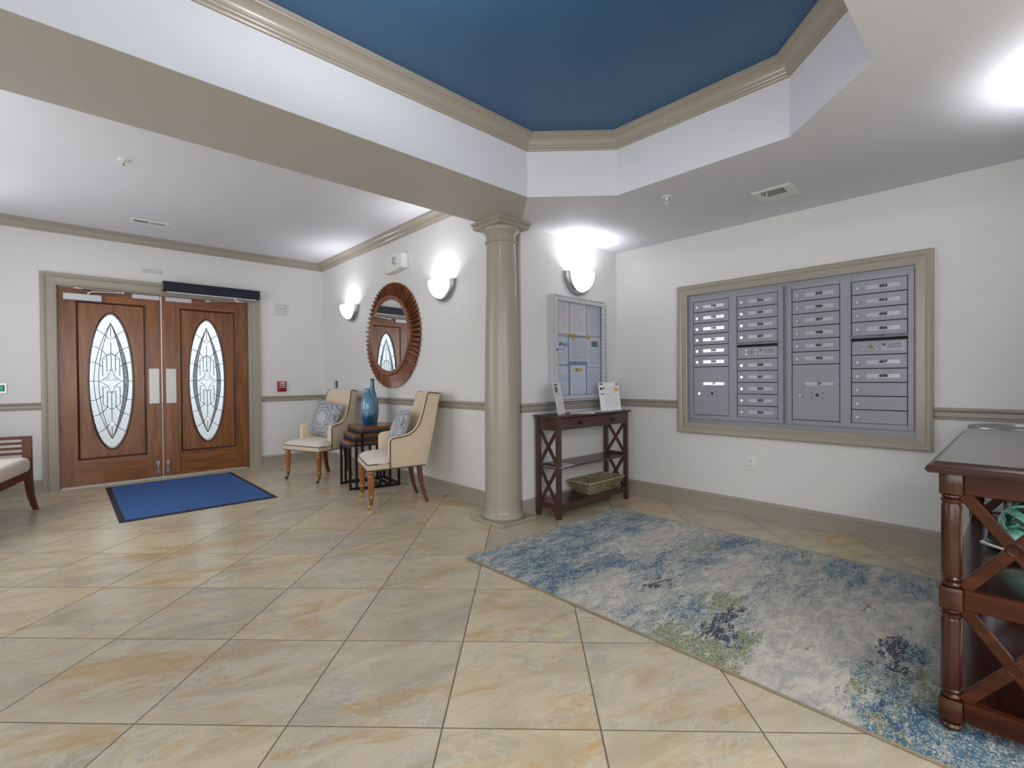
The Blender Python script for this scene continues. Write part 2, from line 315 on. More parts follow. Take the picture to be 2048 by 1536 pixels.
# ------------------------------------------------------------------ mesh helpers
class MB:
    def __init__(s): s.bm = bmesh.new()
    def quad(s, *pts):
        return s.bm.faces.new([s.bm.verts.new(p) for p in pts])
    def box(s, x0, x1, y0, y1, z0, z1, bev=0.0, seg=1):
        v = [s.bm.verts.new(p) for p in ((x0,y0,z0),(x1,y0,z0),(x1,y1,z0),(x0,y1,z0),(x0,y0,z1),(x1,y0,z1),(x1,y1,z1),(x0,y1,z1))]
        fs = [s.bm.faces.new([v[i] for i in f]) for f in ((0,3,2,1),(4,5,6,7),(0,1,5,4),(1,2,6,5),(2,3,7,6),(3,0,4,7))]
        if bev:
            es = list({e for f in fs for e in f.edges})
            bmesh.ops.bevel(s.bm, geom=es, offset=bev, segments=seg, affect='EDGES', profile=0.5)
        return s
    def prism(s, poly, axis, a, b, bev=0.0, seg=1):
        mp = {'x': lambda p, t: (t, p[0], p[1]), 'y': lambda p, t: (p[0], t, p[1]), 'z': lambda p, t: (p[0], p[1], t)}[axis]
        va = [s.bm.verts.new(mp(p, a)) for p in poly]; vb = [s.bm.verts.new(mp(p, b)) for p in poly]
        n = len(poly); fs = [s.bm.faces.new(va), s.bm.faces.new(vb[::-1])]
        for i in range(n): fs.append(s.bm.faces.new((va[i], vb[i], vb[(i+1) % n], va[(i+1) % n])))
        bmesh.ops.recalc_face_normals(s.bm, faces=fs)
        if bev:
            es = list(set(fs[0].edges) | set(fs[1].edges))
            bmesh.ops.bevel(s.bm, geom=es, offset=bev, segments=seg, affect='EDGES', profile=0.5)
        return s
    def lathe(s, prof, seg=24, c=(0, 0, 0), axis='z', rmod=None, cap=True):
        mp = {'z': lambda a, b, h: (c[0]+a, c[1]+b, c[2]+h), 'y': lambda a, b, h: (c[0]+a, c[1]+h, c[2]+b), 'x': lambda a, b, h: (c[0]+h, c[1]+a, c[2]+b)}[axis]
        rings = []
        for r, h in prof:
            if r < 1e-6: rings.append([s.bm.verts.new(mp(0, 0, h))]); continue
            rings.append([s.bm.verts.new(mp(*(lambda q: (q*math.cos(2*PI*i/seg), q*math.sin(2*PI*i/seg)))(r*(rmod(i, h) if rmod else 1)), h)) for i in range(seg)])
        fs = []
        for a, b in zip(rings, rings[1:]):
            for i in range(seg):
                j = (i+1) % seg
                if len(a) == 1 and len(b) == 1: continue
                if len(a) == 1: fs.append(s.bm.faces.new((a[0], b[j], b[i])))
                elif len(b) == 1: fs.append(s.bm.faces.new((a[i], a[j], b[0])))
                else: fs.append(s.bm.faces.new((a[i], a[j], b[j], b[i])))
        if cap:
            for rr in (rings[0], rings[-1]):
                if len(rr) > 1: fs.append(s.bm.faces.new(rr))
        bmesh.ops.recalc_face_normals(s.bm, faces=fs); return s
    def tube(s, pts, r, seg=8, closed=False, flat=1.0):
        pts = [Vector(p) for p in pts]; n = len(pts); rings = []; prev = None
        for i, p in enumerate(pts):
            if closed: t = (pts[(i+1) % n]-pts[i-1])
            else: t = pts[min(i+1, n-1)]-pts[max(i-1, 0)]
            t.normalize()
            if prev is None:
                a = Vector((0, 0, 1)) if abs(t.z) < 0.9 else Vector((0, 1, 0)); prev = (a-t*a.dot(t)).normalized()
            else: prev = (prev-t*prev.dot(t)).normalized()
            bn = t.cross(prev); rr = r[i] if isinstance(r, (list, tuple)) else r
            rings.append([s.bm.verts.new(p+prev*math.cos(2*PI*k/seg)*rr*flat+bn*math.sin(2*PI*k/seg)*rr) for k in range(seg)])
        fs = []
        for i in range(n if closed else n-1):
            a, b = rings[i], rings[(i+1) % n]
            for k in range(seg): fs.append(s.bm.faces.new((a[k], a[(k+1) % seg], b[(k+1) % seg], b[k])))
        if not closed: fs += [s.bm.faces.new(rings[0][::-1]), s.bm.faces.new(rings[-1])]
        bmesh.ops.recalc_face_normals(s.bm, faces=fs); return s
    def bar(s, p, q, wd, th, side=(0, 1, 0), bev=0.0):
        """square bar from p to q; th is the size along side"""
        p, q = Vector(p), Vector(q); t = (q-p).normalized(); sd = Vector(side); sd = (sd-t*sd.dot(t)).normalized(); o = t.cross(sd)
        v = [s.bm.verts.new(e+sd*(a*th/2)+o*(b*wd/2)) for e in (p, q) for a, b in ((-1,-1),(1,-1),(1,1),(-1,1))]
        fs = [s.bm.faces.new([v[i] for i in f]) for f in ((0,3,2,1),(4,5,6,7),(0,1,5,4),(1,2,6,5),(2,3,7,6),(3,0,4,7))]
        bmesh.ops.recalc_face_normals(s.bm, faces=fs)
        if bev: bmesh.ops.bevel(s.bm, geom=list({e for f in fs for e in f.edges}), offset=bev, segments=1, affect='EDGES')
        return s
    def loft(s, secs, closed_ring=True, cap=True):
        rings = [[s.bm.verts.new(p) for p in sec] for sec in secs]; fs = []
        n = len(rings[0])
        for a, b in zip(rings, rings[1:]):
            for i in range(n if closed_ring else n-1): fs.append(s.bm.faces.new((a[i], a[(i+1) % n], b[(i+1) % n], b[i])))
        if cap: fs += [s.bm.faces.new(rings[0]), s.bm.faces.new(rings[-1])]
        bmesh.ops.recalc_face_normals(s.bm, faces=fs); return s
    def sphere(s, c, r, seg=16, rings=10, sc=(1, 1, 1)):
        prof = [(r*math.sin(PI*i/rings), -r*math.cos(PI*i/rings)) for i in range(rings+1)]
        nv = len(s.bm.verts); s.lathe(prof, seg, (0, 0, 0)); s.bm.verts.ensure_lookup_table()
        for v in s.bm.verts[nv:]: v.co = Vector((v.co.x*sc[0]+c[0], v.co.y*sc[1]+c[1], v.co.z*sc[2]+c[2]))
        return s
    def warp(s, fn):
        for v in s.bm.verts: v.co = Vector(fn(*v.co))
        return s
    def mesh(s, name, mat=None, smooth=40):
        me = bpy.data.meshes.new(name); s.bm.normal_update(); s.bm.to_mesh(me); s.bm.free()
        if mat: me.materials.append(MAT[mat] if isinstance(mat, str) else mat)
        if smooth:
            me.polygons.foreach_set('use_smooth', [True]*len(me.polygons)); me.set_sharp_from_angle(angle=math.radians(smooth))
        return me
    def build(s, name, mat, parent=None, smooth=40, loc=None, rot=None, kind=None):
        return link(name, s.mesh(name, mat, smooth), parent, loc, rot, kind)
def link(name, me, parent=None, loc=None, rot=None, kind=None):
    o = bpy.data.objects.new(name, me); C.objects.link(o)
    if parent: o.parent = parent
    if loc: o.location = loc
    if rot: o.rotation_euler = rot
    if kind: o['kind'] = kind
    return o
def thing(name, label, cat, loc=(0, 0, 0), rz=0.0, group=None, kind=None):
    o = bpy.data.objects.new(name, None); C.objects.link(o); o.empty_display_size = 0.1
    o.location = loc; o.rotation_euler = (0, 0, rz)
    return tag(o, label, cat, group, kind)
def tag(o, label, cat=None, group=None, kind=None):
    o['label'] = label
    if cat: o['category'] = cat
    if group: o['group'] = group
    if kind: o['kind'] = kind
    return o
EAST = -PI/2          # rotation of things hung on a wall that faces -X (local x runs to -Y, the front is local -y)
def struct(o, label=None):
    o['kind'] = 'structure'
    if label: o['label'] = label
    return o

_txt = {}
def text_mesh(s_, size, mat, ext=0.0008, bold=0.0, shear=0.0):
    key = (s_, size, mat, ext, bold, shear)
    if key not in _txt:
        cu = bpy.data.curves.new('lettering', 'FONT'); cu.body = s_; cu.size = size; cu.extrude = ext; cu.offset = bold
        cu.align_x = 'CENTER'; cu.align_y = 'CENTER'; cu.resolution_u = 3; cu.shear = shear
        ob = bpy.data.objects.new('lettering', cu); me = bpy.data.meshes.new_from_object(ob)
        bpy.data.objects.remove(ob); me.name = 'lettering'; me.materials.clear(); me.materials.append(MAT[mat]); _txt[key] = me
    return _txt[key]
def lettering(s_, size, mat, parent, x, y, z, name='lettering', bold=0.0, sx=1.0, shear=0.0):
    o = link(name, text_mesh(s_, size, mat, 0.0006, bold, shear), parent, (x, y, z), (PI/2, 0, 0)); o.scale = (sx, 1, 1); return o

def sweep_segments(path, prof, fn, closed=False):
    """mitred moulding: list of meshes' section pairs, one per path segment; prof = [(offset to the left, height)]"""
    n = len(path); nor = []
    segs = n if closed else n-1
    for i in range(segs):
        a, b = Vector(path[i]), Vector(path[(i+1) % n]); d = (b-a).normalized(); nor.append(Vector((-d.y, d.x)))
    secs = []
    for i in range(n):
        if closed: n1, n2 = nor[i-1], nor[i]
        else: n1, n2 = nor[max(i-1, 0)], nor[min(i, segs-1)]
        mt = (n1+n2)/(1+n1.dot(n2))
        secs.append([fn(path[i][0]+mt.x*o, path[i][1]+mt.y*o, h) for o, h in prof])
    return [(secs[i], secs[(i+1) % n]) for i in range(segs)]
def moulding(names, path, prof, mat, fn=lambda x, y, z: (x, y, z), closed=False, parent=None, one=False, smooth=30):
    res = []; sg = sweep_segments(path, prof, fn, closed)
    if one:
        mb = MB()
        for a, b in sg: mb.loft([a, b])
        return [struct(mb.build(names, mat, parent, smooth))]
    for nm, (a, b) in zip(names, sg):
        if nm is None: continue
        res.append(struct(MB().loft([a, b]).build(nm, mat, parent, smooth)))
    return res

# ================================================================== STRUCTURE
# floor: grout bed with every tile a piece of its own
fl = MB().box(-2.6, 4.3, -3.6, 7.3, -0.06, -0.0009).build('floor', 'grout', None, 0); struct(fl, 'diagonal tan stone tile floor of the lobby')
TU, TV, TA, TS = 0.89565, 1.30678, 0.78953, 0.52068
e1 = Vector((math.sin(TA), -math.cos(TA))); e2 = Vector((math.cos(TA), math.sin(TA)))
def clip(poly, ax, val, keep_less):
    out = []
    for i in range(len(poly)):
        a, b = poly[i], poly[(i+1) % len(poly)]
        ia = (a[ax] <= val) == keep_less; ib = (b[ax] <= val) == keep_less
        if ia: out.append(a)
        if ia != ib:
            t = (val-a[ax])/(b[ax]-a[ax]); out.append((a[0]+(b[0]-a[0])*t, a[1]+(b[1]-a[1])*t))
    return out
def area2(p): return 0.5*abs(sum(p[i][0]*p[(i+1) % len(p)][1]-p[(i+1) % len(p)][0]*p[i][1] for i in range(len(p)))) if len(p) > 2 else 0
G = 0.0029
def tile_slab(mb, poly):
    n = len(poly); cx = sum(p[0] for p in poly)/n; cy = sum(p[1] for p in poly)/n
    def ins(d): return [(cx+(p[0]-cx)*(1-d/0.26), cy+(p[1]-cy)*(1-d/0.26)) for p in poly]
    mb.loft([[(p[0], p[1], -0.006) for p in poly], [(p[0], p[1], -0.0002) for p in poly], [(p[0], p[1], 0.0) for p in ins(0.0012)]])
full = None
for i in range(-16, 17):
    for j in range(-14, 18):
        c = Vector((TU, TV))+e1*((i+0.5)*TS)+e2*((j+0.5)*TS); h = TS/2-G
        poly = [tuple(c+e1*a+e2*b_) for a, b_ in ((-h, -h), (h, -h), (h, h), (-h, h))]
        # two overlapping rooms: foyer with lobby west of the mirror wall, and the mailbox alcove
        west, alc = poly, poly
        for ax, val, kl in ((0, M, True), (0, -2.4, False), (1, D+0.1, True), (1, -3.4, False)): west = clip(west, ax, val, kl) if len(west) > 2 else []
        for ax, val, kl in ((0, M, False), (0, P, True), (1, B, True), (1, -0.25, False)): alc = clip(alc, ax, val, kl) if len(alc) > 2 else []
        # left foyer wall bounds tiles north of the beam
        if c.y > 3.2: west = clip(west, 0, XW, False) if len(west) > 2 else []
        A, Bq = area2(west), area2(alc); tot = area2(poly)
        if A+Bq < 0.004: continue
        if c.dot(Vector((math.cos(YAW), math.sin(YAW)))) < -1.2: continue
        if A+Bq > tot*0.9995:
            if full is None:
                mb = MB(); tile_slab(mb, [(q[0]-c.x, q[1]-c.y) for q in poly]); full = mb.mesh('tile', 'tile', 0)
            link('tile', full, fl, (c.x, c.y, 0))
        else:
            mb = MB()
            for q in (west, alc):
                if area2(q) > 0.002: tile_slab(mb, [(a-c.x, b_-c.y) for a, b_ in q])
            mb.build('tile', 'tile', fl, 0, (c.x, c.y, 0))

# walls
HT = 2.95
wn = MB().box(-1.25, -0.06, D, D+0.15, 0, HT).box(1.80, M+0.1, D, D+0.15, 0, HT).box(-0.06, 1.80, D, D+0.15, 2.19, HT).build('wall_north', 'wall', None, 0); struct(wn, 'off white entrance wall around the double door')
struct(MB().box(M, M+0.15, B+0.15, D+0.15, 0, HT).build('wall_east', 'wall', None, 0), 'off white wall with the round mirror')
struct(MB().box(M, P+0.15, B, B+0.15, 0, HT).build('wall_alcove_north', 'wall', None, 0), 'off white alcove wall behind the notice board')
struct(MB().box(P, P+0.15, -0.4, B, 0, HT).build('wall_alcove_east', 'wall', None, 0), 'off white wall with the mailboxes')
struct(MB().box(M, P+0.15, -0.40, -0.25, 0, HT).build('wall_alcove_south', 'wall', None, 0))
struct(MB().box(XW-0.15, XW, 3.03, D+0.15, 0, HT).build('wall_west', 'wall', None, 0))
struct(MB().box(-2.4, XW-0.15, 3.03, 3.18, 0, HT).build('wall_lobby_north', 'wall', None, 0))
struct(MB().box(-2.55, -2.4, -3.4, 3.18, 0, HT).build('wall_lobby_west', 'wall', None, 0))
struct(MB().box(-2.55, M+0.15, -3.55, -3.4, 0, HT).build('wall_south', 'wall', None, 0))
struct(MB().box(M, M+0.15, -3.4, -0.4, 0, HT).build('wall_lobby_east', 'wall', None, 0))
# ceilings
struct(MB().box(XW-0.1, M+0.1, 3.0314, D+0.1, ZC, ZC+0.06).build('ceiling', 'ceiling', None, 0), 'white high ceiling over the entrance')
OCT = [(2.405, 0.418), (2.832, 0.85), (2.832, 1.938), (2.388, 2.377), (-0.668, 2.377), (-1.112, 1.938), (-1.112, 0.85), (-0.685, 0.418)]
mb = MB(); bm = mb.bm
X0, X1, Y0, Y1 = -2.5, P+0.05, -3.5, 3.0314
outer = [(X1, Y0), (X1, 0.85), (X1, 1.938), (X1, Y1), (X0, Y1), (X0, 1.938), (X0, 0.85), (X0, Y0)]
vo = [bm.verts.new((x, y, ZL)) for x, y in outer]; vi = [bm.verts.new((x, y, ZL)) for x, y in OCT]
vt = [bm.verts.new((x, y, ZC+0.02)) for x, y in OCT]
for k in range(8):
    q = (k+1) % 8
    bm.faces.new((vo[k], vo[q], vi[q], vi[k])); bm.faces.new((vi[k], vi[q], vt[q], vt[k]))
va, vb = bm.verts.new((X1, Y1, HT)), bm.verts.new((X0, Y1, HT)); bm.faces.new((vo[3], vo[4], vb, va))
struct(mb.build('ceiling_lower', 'ceiling', None, 0), 'white lowered ceiling around the blue tray, with its dropped beam')
struct(MB().prism([(X0, 2.3775), (2.387, 2.3775), (M, B), (M, Y1-0.001), (X0, Y1-0.001)], 'z', ZL-0.0015, ZL+0.001).build('trim_18', 'soffit', None, 0), 'grey tan underside of the dropped beam')
struct(MB().prism([(x*1.0, y) for x, y in [(2.55, 0.25), (2.98, 0.7), (2.98, 2.05), (2.5, 2.55), (-0.8, 2.55), (-1.3, 2.05), (-1.3, 0.7), (-0.8, 0.25)]], 'z', ZC, ZC+0.06).build('ceiling_tray', 'blue', None, 0), 'glossy blue raised tray ceiling')

CROWN = [(0, 2.740), (0.010, 2.740), (0.014, 2.747), (0.014, 2.754), (0.022, 2.757), (0.024, 2.764), (0.030, 2.768)]
CROWN += [(0.030+0.048*(1-math.cos(t)), 2.770+0.044*math.sin(t)) for t in [PI/2*k/6 for k in range(1, 7)]]
CROWN += [(0.080, 2.818), (0.088, 2.820), (0.088, 2.8365), (0, 2.8365)]
moulding('trim_1', OCT, CROWN, 'trim', closed=True, one=True)[0]['label'] = 'tan crown moulding around the blue tray'
moulding(['trim_2', 'trim_3', 'trim_4'], [(M, 3.0314), (M, D), (XW, D), (XW, 3.0314)], CROWN, 'trim')
BASE = [(0, 0), (0.024, 0), (0.024, 0.012), (0.018, 0.020), (0.014, 0.022), (0.014, 0.102), (0.017, 0.106), (0.017, 0.116), (0.012, 0.122), (0.008, 0.132), (0, 0.134)]
CAS_L, CAS_R, CAS_T = -0.178, 1.928, 2.318
moulding(['baseboard_alcove_east', 'baseboard_alcove_north', 'baseboard_east', 'baseboard_north'], [(P, -0.25), (P, B), (M, B), (M, D), (CAS_R, D)], BASE, 'trim')
moulding(['baseboard_north_left', 'baseboard_west'], [(CAS_L, D), (XW, D), (XW, 3.03)], BASE, 'trim')
RAIL = [(0, 0.866), (0.010, 0.866), (0.013, 0.872), (0.010, 0.880), (0.016, 0.886), (0.016, 0.914), (0.022, 0.918), (0.032, 0.924), (0.034, 0.936), (0.030, 0.941), (0, 0.943)]
moulding(['trim_5'], [(P, -0.25), (P, 0.393)], RAIL, 'trim')
moulding(['trim_6', 'trim_7', 'trim_8', 'trim_9'], [(P, 2.168), (P, B), (M, B), (M, D), (CAS_R, D)], RAIL, 'trim')
moulding(['trim_10', 'trim_11'], [(CAS_L, D), (XW, D), (XW, 3.03)], RAIL, 'trim')
# door casing (path runs clockwise seen from the room so the moulding grows outwards)
CASP = [(0, 0), (0, 0.022), (0.006, 0.026), (0.018, 0.026), (0.022, 0.019), (0.078, 0.022), (0.084, 0.030), (0.092, 0.030), (0.096, 0.036), (0.126, 0.036), (0.128, 0.030), (0.128, 0)]
moulding('trim_12', [(-0.052, 0), (-0.052, 2.190), (1.80, 2.190), (1.80, 0)], CASP, 'trim', lambda a, b_, p_: (a, D-p_, b_), one=True)[0]['label'] = 'tan casing around the double door'
jm = MB().box(-0.062, -0.047, D-0.012, D+0.14, 0, 2.20).box(1.788, 1.81, D-0.012, D+0.14, 0, 2.20).box(-0.047, 1.788, D-0.012, D+0.14, 2.186, 2.20)
jm.box(-0.047, -0.035, D+0.07, D+0.11, 0, 2.186).box(1.776, 1.788, D+0.07, D+0.11, 0, 2.186)
struct(jm.build('trim_13', 'trim', None, 0))
struct(MB().box(-0.06, 1.80, D-0.004, D+0.15, -0.002, 0.006).build('trim_14', 'steel', None, 0), 'metal threshold under the double door')
struct(MB().box(-14, 16, D+0.15, D+26, -0.10, -0.03).build('pavement', 'pave', None, 0), 'pale paving outside the entrance')
# picture-frame moulding round the mailboxes
MF = [(0, 0), (0, 0.030), (-0.008, 0.034), (-0.050, 0.030), (-0.056, 0.034), (-0.066, 0.040), (-0.078, 0.042), (-0.092, 0.036), (-0.094, 0.0)]
moulding('trim_15', [(0.488, 0.742), (0.488, 1.884), (2.075, 1.884), (2.075, 0.742)], MF, 'trim', lambda a, b_, p_: (P-p_, a, b_), closed=True, one=True)[0]['label'] = 'tan picture frame moulding around the mailboxes'
if True:
    o = [x for x in C.objects if x.name == 'trim_15'][0]
    ys = [v.co.y for v in o.data.vertices]
    if min(ys) > 0.45:      # grew inwards: mirror the offsets
        bpy.data.objects.remove(o)
        moulding('trim_15', [(0.488, 0.742), (0.488, 1.884), (2.075, 1.884), (2.075, 0.742)], [(-a, b_) for a, b_ in MF], 'trim', lambda a, b_, p_: (P-p_, a, b_), closed=True, one=True)[0]['label'] = 'tan picture frame moulding around the mailboxes'

# column at the wall corner
ccx, ccy = 2.628, 2.925
t = thing('column', 'tall tan round column at the corner between mirror and notice board', 'column', (ccx, ccy, 0), 0, None, 'structure')
hw = 0.192; nx, ny = M-0.001-ccx, B-0.001-ccy
MB().prism([(-hw, -hw), (hw, -hw), (hw, ny), (nx, ny), (nx, hw), (-hw, hw)], 'z', 0, 0.022, 0.003).build('plinth', 'trim', t)
R0 = 0.147
MB().lathe([(0.165, 0.022), (0.172, 0.030), (0.174, 0.042), (0.168, 0.056), (0.158, 0.062), (0.155, 0.070)], 48).build('base_torus', 'trim', t)
sh = [(0.153, 0.070), (0.149, 0.085)] + [(R0-0.024*max(0, (z-0.75)/1.5)**1.25, z) for z in [0.12, 0.4, 0.75, 1.0, 1.25, 1.5, 1.75, 2.0, 2.2, 2.25]]
MB().lathe(sh, 48).build('shaft', 'trim', t)
MB().lathe([(0.122, 2.25), (0.132, 2.252), (0.136, 2.260), (0.132, 2.268), (0.124, 2.270), (0.124, 2.312), (0.128, 2.316), (0.130, 2.322), (0.146, 2.335), (0.154, 2.352), (0.154, 2.368)], 48).build('capital', 'trim', t)
ah = 0.163
MB().prism([(-ah, -ah), (ah, -ah), (ah, ny), (min(nx, ah), ny), (min(nx, ah), ah), (-ah, ah)], 'z', 2.368, 2.400).prism([(-ah-.012, -ah-.012), (ah+.012, -ah-.012), (ah+.012, ny), (min(nx, ah), ny), (min(nx, ah), ah+.012), (-ah-.012, ah+.012)], 'z', 2.400, ZL).build('abacus', 'trim', t)

# ================================================================== DOORS
def ell(cx, cz, a, b_, n): return [(cx+a*math.sin(2*PI*k/n), cz+b_*math.cos(2*PI*k/n)) for k in range(n)]
def door(idx, x0, x1, px0, px1, ocx, hinge_left):
    t = thing('door_%d' % idx, ('left' if idx == 1 else 'right')+' brown wooden entrance door leaf with oval leaded glass', None, (0, D, 0), 0, None, 'structure')
    ya, yb, zt = 0.022, 0.068, 2.180
    pz0, pz1 = 0.292, 2.045
    for a, b_ in ((x0, px0), (px1, x1)): MB().box(a, b_, ya, yb, 0.012, zt).build('stile', 'door_wood_v', t, 0)
    MB().box(px0, px1, ya, yb, 0.012, pz0).build('bottom_rail', 'door_wood_h', t, 0)
    MB().box(px0, px1, ya, yb, pz1, zt).build('top_rail', 'door_wood_h', t, 0)
    # sunk moulding frame, then the panel field with the oval opening
    prof = [(0, 0.0), (0.006, 0.005), (0.010, 0.004), (0.022, -0.012), (0.024, -0.03), (0, -0.03)]
    mo = MB()
    for a, b_ in sweep_segments([(px0, pz0), (px1, pz0), (px1, pz1), (px0, pz1)], prof, lambda a, b_, p_: (a, ya-p_, b_), True): mo.loft([a, b_])
    mo.build('panel_moulding', 'door_dark', t, 30)
    N = 72; oa, ob, ocz = 0.196, 0.768, 1.160
    pm = MB(); bm = pm.bm; yf, yk = ya+0.010, yb-0.006
    ro = []; el = ell(ocx, ocz, oa, ob, N)
    for k in range(N):
        dx, dz = el[k][0]-ocx, el[k][1]-ocz
        sx = ((px1-ocx) if dx > 0 else (ocx-px0))/max(abs(dx), 1e-6); sz = ((pz1-ocz) if dz > 0 else (ocz-pz0))/max(abs(dz), 1e-6)
        s_ = min(sx, sz); ro.append((ocx+dx*s_, ocz+dz*s_))
    for qx, qz in ((px0, pz0), (px1, pz0), (px1, pz1), (px0, pz1)):
        k = min(range(N), key=lambda i: (ro[i][0]-qx)**2+(ro[i][1]-qz)**2); ro[k] = (qx, qz)
    rows = [[bm.verts.new((p[0], y, p[1])) for p in pts] for pts, y in ((ro, yk), (ro, yf), (el, yf), (el, yk))]
    for a, b_ in zip(rows, rows[1:]+rows[:1]):
        for k in range(N): bm.faces.new((a[k], a[(k+1) % N], b_[(k+1) % N], b_[k]))
    bmesh.ops.recalc_face_normals(bm, faces=bm.faces[:]); pm.build('panel', 'door_wood_v', t, 30)
    MB().tube([(x, yf-0.001, z) for x, z in ell(ocx, ocz, oa, ob, 96)], 0.009, 8, True).build('oval_moulding', 'door_dark', t)
    # glass, side bands tinted grey for refraction, bevelled centre pieces and lead
    ga, gb = oa-0.004, ob-0.004; gy = yf+0.016
    MB().prism(ell(ocx, ocz, ga, gb, 72), 'y', gy, gy+0.006).build('glass', 'door_glass', t, 30)
    def uv(u, v, y=gy-0.003): return (ocx+u*ga, y, ocz+v*gb)
    def ves(u, n=24): return [(u*math.cos(PI/2*s_)**0.9 if abs(s_) < 1 else 0, 0.86*s_) for s_ in [-1+2*k/n for k in range(n+1)]]
    for s_ in (-1, 1):
        bm_ = MB(); out, inn = ves(0.78*s_), ves(0.57*s_)
        if (idx == 1 and s_ == 1) or idx == 2:
            a = [uv(*q, gy-0.002) for q in out]; b_ = [uv(*q, gy-0.002) for q in inn]
            a2 = [uv(*q, gy-0.0002) for q in out]; b2 = [uv(*q, gy-0.0002) for q in inn]
            bm_.loft([[a[k], b_[k], b2[k], a2[k]] for k in range(1, len(a)-1)]); bm_.build('glass_band', 'band_glass', t, 30)
    star = []
    for k in range(4):
        tip = [(0.5, 0), (0, 0.2), (-0.5, 0), (0, -0.2)][k]; nxt = [(0, 0.2), (-0.5, 0), (0, -0.2), (0.5, 0)][k]
        star += [tip, ((tip[0]+nxt[0])*0.34, (tip[1]+nxt[1])*0.34)]
    st = MB(); front = st.bm.verts.new(uv(0, 0, gy-0.012)); rim = [st.bm.verts.new(uv(*q, gy-0.004)) for q in star]; back = [st.bm.verts.new(uv(*q, gy-0.001)) for q in star]
    for k in range(8):
        st.bm.faces.new((rim[k], rim[(k+1) % 8], front)); st.bm.faces.new((rim[k], back[k], back[(k+1) % 8], rim[(k+1) % 8]))
    st.bm.faces.new(back); bmesh.ops.recalc_face_normals(st.bm, faces=st.bm.faces[:]); st.build('star_bevel', 'bevel_glass', t, 0)
    for ua, ub, vt_ in ((-0.38, -0.20, 0.34), (-0.19, -0.01, 0.40), (0.01, 0.19, 0.40), (0.20, 0.38, 0.34)):
        for s_ in (-1, 1):
            v0 = 0.20-0.16*(abs(ua+ub)/2)/0.29 if True else 0
            v0 = max(0.05, 0.19*(1-abs(ua+ub)/2/0.5))
            b0 = MB(); pr = [(0, 0.0), (0.010, -0.004), (0.010, -0.004)]
            q = [uv(ua, s_*v0, gy-0.001), uv(ub, s_*v0, gy-0.001), uv(ub, s_*vt_, gy-0.001), uv(ua, s_*vt_, gy-0.001)]
            mid = [uv((ua*.62+ub*.38), s_*(v0+.02), gy-0.008), uv((ua*.38+ub*.62), s_*(v0+.02), gy-0.008), uv((ua*.38+ub*.62), s_*(vt_-.02), gy-0.008), uv((ua*.62+ub*.38), s_*(vt_-.02), gy-0.008)]
            b0.loft([q, mid]); b0.build('bevel_bar', 'bevel_glass', t, 0)
    for v in (0.62, -0.62, 0.855, -0.855):
        du, dv = (0.13, 0.045) if abs(v) < 0.7 else (0.09, 0.030)
        j = MB(); f_ = j.bm.verts.new(uv(0, v, gy-0.010)); rm = [j.bm.verts.new(uv(*q, gy-0.001)) for q in ((du, v), (0, v+dv), (-du, v), (0, v-dv))]
        for k in range(4): j.bm.faces.new((rm[k], rm[(k+1) % 4], f_))
        j.bm.faces.new(rm); bmesh.ops.recalc_face_normals(j.bm, faces=j.bm.faces[:]); j.build('jewel', 'bevel_glass', t, 0)
    for s_ in (-1, 1):
        for v, u in ((0.0, 0.675), (0.46, 0.50), (-0.46, 0.50)):
            MB().box(*(lambda p_: (p_[0]-0.015, p_[0]+0.015, p_[1]-0.005, p_[1], p_[2]-0.018, p_[2]+0.018))(uv(s_*u, v, gy-0.001))).build('jewel', 'bevel_glass', t, 0)
    cm = MB(); cr = 0.0034
    for s_ in (-1, 1):
        for u in (0.78, 0.57): cm.tube([uv(*q) for q in ves(u*s_)], cr, 5)
        cm.tube([uv(s_*0.99, 0), uv(s_*0.5, 0)], cr, 5)
        for s2 in (-1, 1):
            for (a, b_, c_) in (((0.95, 0.28), (0.68, 0.29), (0.38, 0.21)), ((0.85, 0.51), (0.45, 0.50), (0.20, 0.38)), ((0.64, 0.76), (0.35, 0.72), (0.10, 0.63))):
                pts = []
                for k in range(9):
                    f_ = k/8; pts.append(uv(s_*((1-f_)**2*a[0]+2*f_*(1-f_)*b_[0]+f_*f_*c_[0]), s2*((1-f_)**2*a[1]+2*f_*(1-f_)*b_[1]+f_*f_*c_[1])))
                cm.tube(pts, cr, 5)
            cm.tube([uv(s_*0.39, s2*0.08), uv(s_*0.39, s2*0.34), uv(s_*0.20, s2*0.38), uv(0, s2*0.42)], cr, 5)
            cm.tube([uv(s_*0.195, s2*0.14), uv(s_*0.195, s2*0.38)], cr, 5)
    for s2 in (-1, 1): cm.tube([uv(0, s2*0.2), uv(0, s2*0.58)], cr, 5); cm.tube([uv(0, s2*0.66), uv(0, s2*0.83)], cr, 5)
    cm.tube([uv(*q, gy-0.004) for q in star], cr, 5, True)
    cm.tube([uv(*q) for q in [(0.985*math.sin(2*PI*k/48), 0.985*math.cos(2*PI*k/48)) for k in range(48)]], 0.004, 5, True)
    cm.build('lead_lines', 'came', t, 40)
    # furniture of the leaf
    ppx = (0.729, 0.828) if idx == 1 else (0.893, 0.995)
    MB().box(ppx[0], ppx[1], ya-0.003, ya, 0.892, 1.307, 0.001).build('push_plate', 'steel', t, 0)['label'] = 'brushed steel push plate'
    bx = 0.806 if idx == 1 else 0.903
    fb = MB().box(bx-0.017, bx+0.017, ya-0.006, ya, 0.165, 0.205, 0.002).box(bx-0.007, bx+0.007, ya-0.010, ya, 0.085, 0.17).box(bx-0.020, bx+0.020, ya-0.012, ya, 0.055, 0.10, 0.002)
